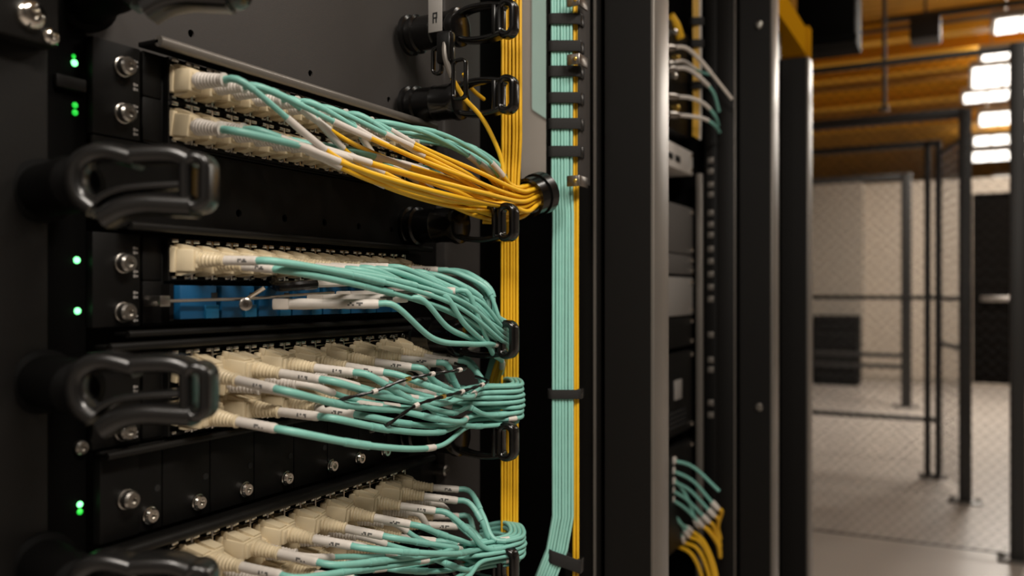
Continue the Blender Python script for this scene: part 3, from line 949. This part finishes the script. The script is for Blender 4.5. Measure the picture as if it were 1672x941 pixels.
def cord(kind, y, z, yaw, droop, label, group, ctrl, end, segs, roll=0, x=FX + .002, name='patch_cable'):
    """one patch cord: plug, boot and sleeve stand out of the port, the cable runs through ctrl to end.
    segs: [(fraction end, part name, material, radius)] along the cable"""
    rot = Matrix.Rotation(R(yaw), 4, 'Z') @ Matrix.Rotation(R(droop), 4, 'Y') @ Matrix.Rotation(R(roll), 4, 'X')
    t = thing(name, label, 'patch cord', (x, y, z), rot, group)
    k = KIT[kind]
    link('plug', k['plug'], t); link('boot', k['boot'], t)
    if k['sleeve']: link('label_sleeve', random.choice(k['sleeve']), t)
    mw = MW[t.name]
    s0 = mw @ Vector((k['L'] - .004, 0, 0))
    d = (mw @ Vector((1, 0, 0)) - mw.translation)
    pts, tot = spline([s0, s0 + d * .018] + list(ctrl(s0, d)) + list(end))
    n = len(pts) - 1
    a = 0
    for (fe, nm, m, r) in segs:
        b = n if fe >= 1 else max(a + 2, min(n - 1, int(round(fe * n))))
        if b <= a: continue
        MB().tube(pts[a:b + 1], r, n=8).build(nm, M[m], t, smooth=60)
        a = b
        if a >= n: break
    return t


def lerp(a, b, f): return a + (b - a) * f

RC = .0029
COLL = Vector((-.552, 1.095, .136))       # mouth of the collar
CAX = (RGT * .62 + FWD * .72 + Vector((0, 0, .30))).normalized()
CU = CAX.cross(Vector((0, 0, 1))).normalized(); CV = CU.cross(CAX)
def hexes(n, p):
    q = [(p * (i + .5 * (j % 2)), p * .866 * j) for i in range(-6, 7) for j in range(-6, 7)]
    return sorted(q, key=lambda c: math.hypot(*c))[:n]
SLOT = sorted(hexes(29, .0066), key=lambda c: -c[1])
def collar_pts(k):
    a, b = SLOT[k]
    o = CU * a + CV * b
    return [COLL - CAX * .03 + o * 1.25, COLL + o, COLL + CAX * .035 + o]

SLA = list(range(15)); SLB = list(range(15, 29)); random.shuffle(SLB); SLA = SLA[9:] + SLA[:9][::1]; SLA = [SLA[(i + 6) % 15] for i in range(15)]
SLA = [14 - k for k in range(15)]
# row A : fifteen cords, aqua leads that turn yellow after a white sleeve
for i in range(15):
    y = YA + TP * (i + .5)
    e = collar_pts(SLA[i])
    early = i < 9
    lead = rnd(.10, .22) if early else rnd(.45, .72)
    if early:
        dz = rnd(-.030, -.006) if i % 3 else rnd(-.055, -.042)
    else:
        dz = rnd(.004, .016)
    out = rnd(.004, .034)
    def ctrl(s0, d, e=e, dz=dz, out=out, early=early):
        p1 = s0.lerp(e[0], .26) + Vector((out, 0, dz * .85))
        p2 = s0.lerp(e[0], .62) + Vector((out * .9, 0, dz * .8))
        return [p1, p2]
    lab = ('yellow patch cord with short aqua lead, ' if early else 'aqua patch cord turning yellow near the collar, ') + '%s plug of the topmost row' % ORD[i]
    cord('short', y, zA, 6 + rnd(-3, 5), 5 + rnd(-2, 4), lab, 'cords of the topmost plug row', ctrl, e,
         [(lead * .45, 'cable', 'aqua', RC + .0009), (lead, 'cable', 'aqua', RC + .0003), (lead + .10, 'label_sleeve', 'white', RC + .0011), (1, 'cable', 'yellow', RC + .0002)])
# row B
for i in range(14):
    y = YA + TP * (i + .5)
    e = collar_pts(SLB[i])
    lead = rnd(.06, .16) if i else .16
    dz = rnd(-.030, .006)
    out = rnd(.006, .042)
    def ctrl(s0, d, e=e, dz=dz, out=out, i=i):
        p1 = s0.lerp(e[0], .30) + Vector((out, 0, dz * .9))
        p2 = s0.lerp(e[0], .65) + Vector((out * .9, 0, dz * .9))
        return [p1, p2]
    lab = 'yellow patch cord, aqua lead into white sleeve, %s plug of the second row' % ORD[i]
    cord('short', y, zB, 8 + rnd(-3, 5), 5 + rnd(-2, 4), lab, 'cords of the second plug row', ctrl, e,
         [(lead, 'cable', 'aqua', RC + .0010), (lead + .13, 'label_sleeve', 'white', RC + .0012), (1, 'cable', 'yellow', RC + .0003)])

def grid(nc, nr, p):
    return [((c - (nc - 1) / 2) * p, ((nr - 1) / 2 - r) * p) for r in range(nr) for c in range(nc)]
def ring_end(z, dz=.012, x=-.548, y=1.0, slot=None):
    j = Vector((rnd(-.010, .004), rnd(-.004, .006), rnd(-dz, dz))) if slot is None else Vector((slot[0], 0, slot[1]))
    return [Vector((x, y - .012, z)) + j, Vector((x - .008, y + .028, z - .014)) + j, Vector((x - .035, y + .062, z - .045)) + j, Vector((x - .06, y + .075, z - .10)) + j]

SC_ = grid(3, 5, .0067)[::-1]
# row C
for i in range(15):
    y = YA + TP * (i + .5)
    e = ring_end(-.048, 0, slot=SC_[i])
    up = rnd(.004, .020)
    out = rnd(.0, .022)
    def ctrl(s0, d, e=e, up=up, out=out):
        return [s0.lerp(e[0], .36) + Vector((out, 0, up * .9)), s0.lerp(e[0], .72) + Vector((out * .7 + .004, 0, up * 1.1))]
    lab = 'aqua patch cord, %s plug in the pale row above blue adapters' % ORD[i]
    cord('narrow', y, zC, 14 + i * 1.1 + rnd(-3, 3), 3 + rnd(-2, 3), lab, 'cords of the pale row above blue adapters', ctrl, e,
         [(.22, 'cable', 'aqua', RC + .0010), (.30, 'heat_shrink', 'aquaband', RC + .0013), (1, 'cable', 'aqua', RC)])

# cords out of the blue adapters
bl = [(.697, 30, 0, -.022), (.752, 30, -1, -.014), (.804, 26, -1, -.010), (.86, 22, -1, -.006)]
for i, (y, yaw, dr, sag) in enumerate(bl):
    e = ring_end(-.068 - .004 * i, .003)
    def ctrl(s0, d, e=e, sag=sag):
        return [s0.lerp(e[0], .33) + Vector((.018, 0, sag)), s0.lerp(e[0], .7) + Vector((.008, 0, sag * .55))]
    cord('long', y, zBL - .003 + .004 * i, yaw, dr, 'aqua cord with long white sleeve, %s cord out of the blue adapters' % ORD[i], 'cords out of the blue adapters', ctrl, e,
         [(.60, 'cable', 'aqua', RC + .0006), (.68, 'label_sleeve', 'white', RC + .0010), (1, 'cable', 'yellow', RC + .0008)], x=FX + .018)

def rows_wide(zrow, rowname, grp, zend, slots, sag, droop, seed):
    rg = random.Random(seed)
    rg.shuffle(slots)
    for k in range(8):
        y = YA + .0525 * (k + .5) if k < 7 else YA + .0525 * 7 + .0135
        kind = 'wide' if k < 7 else 'narrow'
        zz = zend + slots[k][1]
        j = Vector((slots[k][0], 0, 0))
        e = [Vector((-.560, max(.96, min(.99, y + .10)), zz + .002)) + j, Vector((-.538, 1.015, zz)) + j, Vector((-.542, 1.040, zz)) + j, Vector((-.565, 1.066, zz + .003)) + j, Vector((-.61, 1.075, zz - .01)) + j]
        sg = sag * (1 - k / 9) * rg.uniform(.6, 1.25)
        out = rg.uniform(.008, .04)
        def ctrl(s0, d, e=e, sg=sg, out=out, k=k):
            return [s0.lerp(e[0], .30) + Vector((out, 0, -sg * .8)), s0.lerp(e[0], .66) + Vector((out * .8, 0, -sg))] if k < 5 else [s0.lerp(e[0], .5) + Vector((out * .5, 0, -sg * .6))]
        yw = 9 + 3.4 * k + rg.uniform(-2, 3)
        dp = droop + rg.uniform(-2, 2)
        lab = 'aqua patch cord, %s plug of the %s' % (ORD[k], rowname)
        cord(kind, y, zrow, yw, dp, lab, grp, ctrl, e,
             [(.16, 'cable', 'aqua', RC + .0010), (.22, 'heat_shrink', 'aquaband', RC + .0014), (.42, 'cable', 'aqua', RC + .0006), (.45, 'band', 'white' if k % 3 == 0 else 'aquaband', RC + .0010), (1, 'cable', 'aqua', RC + .0001)])

SD = grid(3, 8, .0072); SF = grid(4, 6, .0067)
rows_wide(zD, 'upper tangled row', 'cords of the upper tangled row', -.150, SD[0:6] + SD[9:11], .024, 7, 3)
rows_wide(zE, 'lower tangled row', 'cords of the lower tangled row', -.150, SD[15:23], .021, 6, 5)
rows_wide(zF, 'upper row of the lowest panel', 'cords of the upper row of the lowest panel', -.345, SF[0:8], .004, 7, 8)
rows_wide(zG, 'lower row of the lowest panel', 'cords of the lower row of the lowest panel', -.345, SF[15:23], .012, 4, 9)

# second cords of the duplex plugs, slimmer cords leaving under the big plugs
def under(zrow, rowname, grp, zend, slots, sag, seed, n=7):
    rg = random.Random(seed)
    for k in range(n):
        y = YA + .0525 * (k + 1.0) - .002
        zz = zend + slots[k][1]
        jj = Vector((slots[k][0], 0, 0))
        e = [Vector((-.565, max(.95, min(.99, y + .08)), zz + .004)) + jj, Vector((-.540, 1.012, zz)) + jj, Vector((-.540, 1.040, zz)) + jj, Vector((-.575, 1.066, zz)) + jj, Vector((-.62, 1.07, zz - .01)) + jj]
        out = rg.uniform(-.008, .018)
        sg = sag * rg.uniform(.4, 1.4)
        def ctrl(s0, d, e=e, sg=sg, out=out):
            return [s0.lerp(e[0], .33) + Vector((out, 0, -sg * .8)), s0.lerp(e[0], .68) + Vector((out, 0, -sg))]
        cord('short', y, zrow - .014, 20 + rg.uniform(-5, 8), 6 + rg.uniform(-3, 6), 'slim aqua cord, ribbed white boot, %s gap under the %s' % (ORD[k], rowname), grp, ctrl, e,
             [(.12, 'label_sleeve', 'white', RC + .0014), (.3, 'cable', 'aqua', RC + .0004), (.34, 'band', 'white', RC + .0009), (1, 'cable', 'aqua', RC)])
under(zD, 'upper tangled row', 'slim cords under the upper tangled row', -.150, SD[6:9] + SD[11:15], .014, 21)
under(zF, 'upper row of the lowest panel', 'slim cords under the lowest panel upper row', -.345, SF[8:15], .006, 22)

# twisted dark ties lying across the tangle
for (pts, lab) in (([(632, 694, -.555), (676, 664, -.54), (716, 650, -.535), (760, 638, -.535), (796, 622, -.54)], 'dark twisted tie lying across the lower tangled cords'),
                   ([(560, 652, -.57), (610, 640, -.56), (656, 622, -.555), (700, 612, -.55), (762, 600, -.55)], 'dark twisted tie lying across the upper tangled cords')):
    w = [P(a, b, X=x) for a, b, x in pts]
    w = [w[0] + Vector((-.02, -.004, -.008))] + w + [w[-1] + Vector((-.02, .004, .004))]
    sp = spline(w)[0]
    t = thing('twist_tie', lab, 'tie', sp[0])
    MB().tube(sp, [.0019 + .0006 * math.sin(i * 1.9) for i in range(len(sp))], n=8).build('tie_wire', M['gloss'], t)
    for f in (.25, .45, .62, .82):
        i = int(f * (len(sp) - 1))
        MB().tube(sp[i:i + 2], .0029, n=8).build('tie_bead', M['white' if f != .45 else 'brass'], t)

# steel hold-down rod over the blue adapters with its eyelet, and the black lead above it
t = thing('hold_down_rod', 'thin steel rod with eyelet across the blue adapters', 'rod', P(272, 492, X=-.668))
ra, rb, rc_ = P(268, 492, X=-.668), P(403, 488, X=-.664), P(545, 478, X=-.662)
MB().tube(spline([ra, ra.lerp(rb, .5), rb, rb.lerp(rc_, .5), rc_])[0], .0017, n=8).build('rod_wire', M['steel'], t)
MB().box(ra.x - .022, ra.x + .002, ra.y - .006, ra.y + .006, ra.z - .0052, ra.z + .0052, bev=.0012).build('rod_block', M['steel'], t)
pe = P(401, 497, X=-.658)
MB().lathe([(-.004, .0062), (-.002, .0066), (.002, .0066), (.003, .005), (.003, .0025), (.0, .002)], pe, (.8, -.6, 0), 18).build('eyelet', M['steel'], t)
MB().tube(spline([rb, rb.lerp(P(432, 470, X=-.65), .5), P(432, 470, X=-.65)])[0], .0022, n=8).build('hook', M['chrome'], t)
w = [P(445, 455, X=-.69), P(455, 468, X=-.655), P(480, 467, X=-.640), P(516, 464, X=-.63)]
sl = [P(516, 464, X=-.63), P(550, 463, X=-.622), P(584, 461, X=-.615)]
t = thing('patch_cable', 'black cord with white sleeve lying over the blue adapters', 'patch cord', w[0])
MB().tube(spline(w)[0], [.0058] * 200, n=10).build('boot', M['gloss'], t) if False else MB().tube(spline(w)[0], .0056, n=10).build('boot', M['gloss'], t)
MB().tube(spline(sl)[0], .0038, n=10).build('label_sleeve', M['white'], t)
w2 = [sl[-1], P(625, 462, X=-.60), P(664, 455, X=-.59)]
MB().tube(spline(w2)[0], .0022, n=8).build('cable', M['gloss'], t)
w3 = [w2[-1], P(690, 466, X=-.585), P(722, 480, X=-.58), P(770, 498, X=-.565), P(826, 525, X=-.553), P(842, 536, Y=1.03)]
MB().tube(spline(w3)[0], .0030, n=8).build('aqua_cable', M['aqua'], t)

# ------------------------------------------------------------------ collar and vertical bundles
t = thing('cable_collar', 'black ring collar taking the yellow bundle into the aqua column', 'collar', COLL)
MB().pipe([COLL + CAX * f for f in (-.003, 0, .006, .012, .016)], .0285, .0240, 28).build('collar_ring', M['gloss'], t)
MB().pipe([COLL + CAX * f for f in (.017, .020, .028, .032)], .031, .0242, 28).build('collar_rim', M['satin'], t)
trough = spline([COLL + Vector((-.075, -.06, -.022)), COLL + Vector((-.045, -.035, -.027)), COLL + Vector((-.012, -.006, -.024)), COLL + CAX * .01 + Vector((0, 0, -.024))])[0]
MB().band(trough, .034, .004, side=Vector((.5, -.86, 0)).normalized()).build('cable_tongue', M['gloss'], t)

def strands(n_across, n_deep, c, r, label, group, m, name='vertical_cable', bend=None, z0=-HZ + .012, z1=.97, pitch=None, ax=RGT, deep=FWD):
    p = pitch or r * 2.02
    for i in range(n_across):
        for j in range(n_deep):
            b = c + ax * ((i - (n_across - 1) / 2) * p) + deep * ((j - (n_deep - 1) / 2) * p)
            ph = rnd(0, 6)
            pts = []
            nz = 46
            for k in range(nz + 1):
                z = z0 + (z1 - z0) * k / nz
                w = Vector((math.sin(z * 9 + ph) * r * .16, math.cos(z * 7 + ph) * r * .16, 0))
                q = Vector((b.x, b.y, z)) + w
                if bend: q += bend(z, i)
                pts.append(q)
            o = MB().tube(pts, r, n=8).build(name, M[m], smooth=60)
            tag(o, label, 'cable', group)

cy = P(832, 400, Y=1.075); cy = Vector((cy.x, cy.y, 0))
def yb(z, i):
    # the bundle is a little wider towards the top
    return RGT * ((i - 2.5) * .0009 * max(0, min(1, (z - .12) / .1)) + .003 * max(0, min(1, (z - .12) / .1)))
strands(6, 3, cy, .0021, 'yellow cable in the upright bundle behind the spool guides', 'upright yellow cables behind the spool guides', 'yellow', bend=yb)
ca = P(919, 400, Y=1.17); ca = Vector((ca.x, ca.y, 0))
def ab(z, i):
    lo = max(0, min(1, (-.345 - z) / .12))
    return RGT * (-.002 * (1 if z > .15 else 0) - .035 * lo * lo * (3 - 2 * lo))
strands(7, 3, ca, .0023, 'aqua cable in the strapped upright column', 'upright aqua cables in the strapped column', 'aqua2', bend=ab)
cyl = P(940, 400, Y=1.186); cyl = Vector((cyl.x, cyl.y, 0))
strands(2, 3, cyl, .0024, 'yellow cable in the column strapped to the aqua cables', 'upright yellow cables strapped beside the aqua', 'yellow')

def strap(py, h, label, name='hook_and_loop_strap', tilt=0, m='velcro'):
    c = (ca + cyl) / 2
    c = P(921.5, 400, Y=1.172); c = Vector((c.x, c.y, 0))
    z = P(921, py, Y=1.172).z
    t = thing(name, label, 'strap', (c.x, c.y, z), group='black straps around the aqua column')
    path = []
    for (a, b) in rrect(.0475, .021, .007):
        q = c + RGT * a + FWD * b
        path.append((q.x, q.y, z + tilt * a))
    MB().band(path, h, .0024, closed=True, side=Vector((0, 0, 1))).build('band', M[m], t)
    q = c + RGT * .0245
    MB().box(q.x - .003, q.x + .003, q.y - .008, q.y + .008, z - h * .55 + tilt * .024, z + h * .55 + tilt * .024, bev=.0015).build('tab', M['satin'], t)
    return t
sl_ = ['topmost', 'second', 'third', 'fourth', 'fifth', 'sixth']
for py, w_ in zip((34, 78, 119, 162, 204, 249), sl_):
    strap(py, .0165, 'black strap around the aqua column, %s from the top' % w_ if w_ != 'topmost' else 'topmost black strap around the aqua column')
strap(643, .014, 'black strap around the aqua column, level with tangled cords')
strap(914, .020, 'tilted black strap around the aqua column, lowest of all', tilt=-.35)
# steel clips holding the column to the frame
for (py, lab) in ((100, 'pale steel clip on the yellow side of the column, between straps'), (297, 'grey steel clip on the column beside the collar'), (5, 'amber steel clip on the column at the picture top')):
    c = P(941, py, Y=1.165)
    t = thing('column_clip', lab, 'clip', c)
    MB().box(c.x - .010, c.x + .010, c.y - .013, c.y - .009, c.z - .008, c.z + .008, bev=.001).box(c.x + .007, c.x + .0105, c.y - .013, c.y + .02, c.z - .008, c.z + .008, bev=.001).build('clip_plate', M['steel'], t)
    MB().lathe([(0, .003), (.002, .003), (.003, .0018)], (c.x + .004, c.y - .013, c.z), (0, -1, 0), 10).build('clip_screw', M['brass'], t)
t = thing('column_bracket', 'slim dark upright bracket carrying the aqua column straps', 'bracket', P(948, 200, Y=1.19))
b0 = P(949, 200, Y=1.19)
MB().box(b0.x - .002, b0.x + .002, b0.y - .01, b0.y + .03, P(948, 300, Y=1.19).z, .97, bev=.001).build('bracket_bar', M['grey'], t)
b1 = P(895, 200, Y=1.2)
MB().box(b1.x - .002, b1.x + .0015, b1.y - .004, b1.y + .02, P(895, 300, Y=1.2).z, .97, bev=.001).build('bracket_fin', M['black'], t)

# the single yellow cord hanging from the clip
w = [P(728, 60, X=-.598), P(726, 80, X=-.597), P(728, 98, X=-.595), P(738, 127, X=-.59)]
t = thing('patch_cable', 'single yellow cord in a grey sleeve hanging from the clip', 'patch cord', w[0])
MB().tube(spline(w)[0], .0040, n=10).build('sleeve', M['lip'], t)
w = [P(738, 127, X=-.59), P(758, 160, X=-.582), P(785, 190, X=-.572), P(806, 228, X=-.565), P(819, 262, X=-.56), P(823, 290, X=-.557), P(826, 312, X=-.555), P(850, 330, X=-.553)]
MB().tube(spline(w)[0], .0030, n=10).build('cable', M['yellow'], t)
w = [P(757, 120, X=-.60), P(765, 138, X=-.60), P(775, 150, X=-.60), P(790, 162, X=-.60)]
t = thing('patch_cable', 'short yellow cord end beside the hanging clip', 'patch cord', w[0])
MB().tube(spline(w)[0], .0028, n=8).build('cable', M['yellow'], t)
# yellow cords through the guide below the bundle
for k, (a, b) in enumerate((((755, 331), (818, 350)), ((785, 345), (822, 352)), ((788, 362), (824, 357)))):
    w = [P(a[0], a[1], X=-.60), P((a[0] + b[0]) / 2, (a[1] + b[1]) / 2 + 3, X=-.585), P(b[0], b[1], X=-.566), P(838, b[1] + 8, Y=1.05)]
    t = thing('patch_cable', 'yellow cord entering the guide under the bundle, ' + ('with pale bands', 'between the other two', 'lowest of three')[k], 'patch cord', w[0], group='yellow cords in the guide under the bundle')
    sp = spline(w)[0]
    MB().tube(sp, .0031, n=8).build('cable', M['yellow'], t)
    if k == 0:
        for i in (2, 6): MB().tube(sp[i:i + 3], .0036, n=8).build('band', M['white'], t)
# short leads into the guide that gathers the second panel's cords
for k, py in enumerate((552, 562)):
    w = [P(760, py + (0 if k == 0 else 14), X=-.605), P(780, py + (0 if k == 0 else 2), X=-.595), P(805, py, X=-.578), P(822, py + 1, X=-.566), P(838, py + 14, Y=1.05)]
    t = thing('patch_cable', ('dark cord with yellow end entering the second panel guide', 'grey cord with yellow end curving into the second panel guide')[k], 'patch cord', w[0])
    sp = spline(w)[0]
    i = len(sp) // 2 - 1
    MB().tube(sp[:i + 1], .0030, n=8).build('sleeve', M['lip' if k == 0 else 'white'], t)
    MB().tube(sp[i:], .0032, n=8).build('cable', M['yellow'], t)

# ------------------------------------------------------------------ cords of the second rack
up = [([(1096, 78), (1118, 78), (1140, 95), (1168, 128), (1195, 162)], .0052, 'plate', 'longest grey cord in the second rack, reaching the inner post'),
      ([(1096, 104), (1116, 100), (1140, 116), (1158, 122)], .0045, 'white', 'short pale cord in the second rack under the longest grey cord'),
      ([(1096, 113), (1120, 112), (1146, 130), (1165, 152), (1174, 182)], .0052, 'white', 'pale cord turning aqua, second rack, above the switch pair'),
      ([(1100, 158), (1126, 160), (1150, 170), (1168, 190), (1173, 205)], .0050, 'white', 'upper pale cord of the pair over the silver switch'),
      ([(1102, 188), (1128, 190), (1152, 195), (1168, 206), (1175, 216)], .0050, 'white', 'lower pale cord of the pair over the silver switch')]
for pts, r, m, lab in up:
    w = []
    for i, (a, b) in enumerate(pts):
        w.append(P(a, b, Y=2.08 + .16 * i / (len(pts) - 1)))
    sp = spline(w, .008)[0]
    t = thing('patch_cable', lab, 'patch cord', w[0])
    i = int(len(sp) * .6)
    MB().tube(sp[:i + 1], r, n=10).build('sleeve', M[m], t)
    MB().tube(sp[i:], r * .78, n=10).build('cable', M['aqua' if m == 'white' else 'plate'], t)
    p0 = w[0]
    MB().lathe([(-.02, .009), (-.002, .010), (.008, .008), (.014, .006)], p0, (w[1] - w[0]), 12).build('plug', M['steel'], t)
# knobs with bright caps where those cords plug in
for k, (px, py, m) in enumerate(((1099, 53, 'chrome'), (1103, 95, 'brass'), (1099, 125, 'chrome'), (1103, 177, 'brass'))):
    p = P(px, py, X=XE)
    t = thing('port_cap', '%s round port cap in the second rack, %s from the top' % (('bright', 'brass', 'bright', 'brass')[k], ORD[k]), 'cap', p)
    MB().lathe([(-.012, .009), (0, .009), (.008, .008), (.012, .004)], p, (1, 0, 0), 14).build('cap_head', M[m], t)
    MB().lathe([(-.02, .012), (-.012, .012)], p, (1, 0, 0), 6).build('nut', M['steel'], t)
pu = P(1096, 215, X=XE).z
t = thing('network_switch', 'black switch face the second rack cords plug into', 'switch', (XE, 1.9, pu))
MB().box(-1.1, XE - .004, 1.6, 2.27, pu + .01, P(1096, 30, X=XE).z, bev=.002).build('chassis', M['black'], t)
# yellow bundle and straps high in the second rack
cx_ = P(1137, 100, Y=2.25)
for i in range(4):
    q = P(1132 + i * 3.6, 100, Y=2.25)
    o = MB().tube([(q.x, q.y, zq(1137, 225, q.x)), (q.x + .002, q.y, .5), (q.x, q.y, .97)], .0032, n=8).build('vertical_cable', M['yellow' if i < 3 else 'white'])
    tag(o, 'yellow cable in the short bundle high in the second rack' if i < 3 else 'white cable beside the yellow bundle high in the second rack', 'cable', 'yellow bundle cables in the second rack' if i < 3 else None)
for k, py in enumerate((36, 72, 140)):
    q = P(1138, py, Y=2.25)
    path = [(q.x + RGT.x * a + FWD.x * b, q.y + RGT.y * a + FWD.y * b, q.z) for a, b in rrect(.034, .016, .006)]
    tag(MB().band(path, .022, .003, closed=True, side=Vector((0, 0, 1))).build('hook_and_loop_strap', M['velcro']), 'black strap on the second rack yellow bundle, %s from its top' % ORD[k], 'strap', 'black straps on the second rack bundle')
# yellow flexible boots plugged above the grey cords
w = [P(1094, 26, Y=2.1), P(1104, 42, Y=2.12), P(1110, 62, Y=2.14)]
tag(MB().tube(spline(w)[0], .012, n=12).build('yellow_boot', M['yellow']), 'thick yellow boot above the bright port cap, second rack', 'boot')
# aqua-to-yellow cords low in the second rack
lo = [((1098, 752), (1130, 762), (1174, 802), 0), ((1096, 768), (1130, 785), (1162, 820), 1), ((1096, 785), (1125, 800), (1156, 832), 1), ((1095, 800), (1120, 815), (1147, 842), 1),
      ((1095, 815), (1118, 830), (1138, 850), 1), ((1094, 832), (1105, 845), (1118, 866), 2), ((1094, 846), (1104, 858), (1112, 876), 2), ((1092, 862), (1098, 872), (1102, 884), 2), ((1094, 775), (1118, 806), (1134, 846), 1), ((1094, 822), (1108, 852), (1121, 862), 2)]
for k, (a, b, c, ty) in enumerate(lo):
    ya, yb_ = 2.10, 2.17
    w = [P(*a, Y=ya), P(*b, Y=ya + .04), P(*c, Y=yb_)]
    t = thing('patch_cable', ('aqua cord without yellow end, topmost low in the second rack', '', '')[0] if ty == 0 else 'aqua cord with white joint and yellow tail, %s low in the second rack' % ORD[k], 'patch cord', w[0], group='aqua to yellow cords low in the second rack')
    sp = spline(w, .008)[0]
    MB().tube(sp, .0042, n=8).build('cable', M['aqua'], t)
    d = (sp[-1] - sp[-2]).normalized()
    MB().box(-.009, .009, -.009, .009, -.009, .009, bev=.003, mtx=Matrix.Translation(w[0])).build('plug', M['white'], t)
    if ty:
        e0 = sp[-1]; e1 = e0 + d * .026
        MB().lathe([(0, .0062), (.003, .0078), (.022, .0078), (.026, .006)], e0, d, 12).build('joint', M['white'], t)
        if ty == 1: tail = [e1, P(c[0] + 16, c[1] + 14, Y=yb_ + .02), P(1172, c[1] + 40, Y=yb_ + .06), P(1176, c[1] + 60, Y=yb_ + .08)]
        else: tail = [e1, P(c[0] + 26, c[1] + 20, Y=yb_ + .01), P(c[0] + 46, c[1] + 66, Y=yb_ + .03), P(c[0] + 52, c[1] + 120, Y=yb_ + .03)]
        MB().tube(spline(tail, .008)[0], .0052, n=8).build('tail', M['yellow'], t)
qdev('network_switch', 'black switch low in the second rack behind aqua cords', 'switch', 1096, 735, 905, m='black')

# ------------------------------------------------------------------ lamps over the aisle
def aisle_lamp(label, x, y, z, sx, sy, e, col=(1, .92, .82)):
    t = thing('aisle_luminaire', label, 'light', (x, y, z))
    MB().box(x - sx / 2 - .02, x + sx / 2 + .02, y - sy / 2 - .02, y + sy / 2 + .02, z + .012, z + .07, bev=.008).tube([(x, y, z + .06), (x, y, 3.2)], .008).build('housing', M['luminaire'], t)
    li = bpy.data.lights.new('aisle_lamp', 'AREA'); li.shape = 'RECTANGLE'; li.size = sx; li.size_y = sy; li.energy = e; li.color = col
    o = bpy.data.objects.new('aisle_lamp', li); COL.objects.link(o); o.parent = t; o.location = (0, 0, 0)
    return t
aisle_lamp('aisle luminaire above the camera end of the racks', .75, .25, 1.55, .35, 1.0, 57)
aisle_lamp('aisle luminaire over the aisle behind the camera', .1, -1.3, 1.7, .5, 1.0, 62)
aisle_lamp('aisle luminaire over the second rack', .55, 2.6, 2.2, .25, 1.2, 13)
for i, (x, y) in enumerate(((1.0, 3.7), (2.6, 8.6), (3.0, 11.5))):  # lamps added out of view to light the cage floor and walls
    aisle_lamp('added unseen cage lamp, %s counted from the racks' % ORD[i], x, y, 2.6, .4, 1.2, (20, 30, 40)[i])

w = bpy.data.worlds.new('hall_ambient'); SC.world = w; w.use_nodes = True
w.node_tree.nodes['Background'].inputs[0].default_value = (.9, .8, .7, 1)
w.node_tree.nodes['Background'].inputs[1].default_value = .02

# ------------------------------------------------------------------ camera
cam = bpy.data.cameras.new('camera'); co = bpy.data.objects.new('camera', cam); COL.objects.link(co)
cam.sensor_width = 36; cam.lens = FPX / 1672 * 36
co.location = (0, 0, 0); co.rotation_euler = (PI / 2, 0, YAW)
cam.shift_y = 7.5 / 1672
cam.clip_start = .02; cam.clip_end = 100
cam.dof.use_dof = True
cam.dof.focus_distance = 1.04
cam.dof.aperture_fstop = 3.2
SC.camera = co
for o in list(SC.objects):
    if o.parent is None: o.location.z += HZ

SC.view_settings.view_transform = 'Standard'
SC.view_settings.look = 'None'
SC.view_settings.exposure = 0
SC.view_settings.gamma = 1
SC.view_settings.use_curve_mapping = False
try:
    SC.cycles.use_denoising = True
    SC.cycles.denoiser = 'OPENIMAGEDENOISE'
    SC.cycles.sample_clamp_indirect = 4
except Exception:
    pass
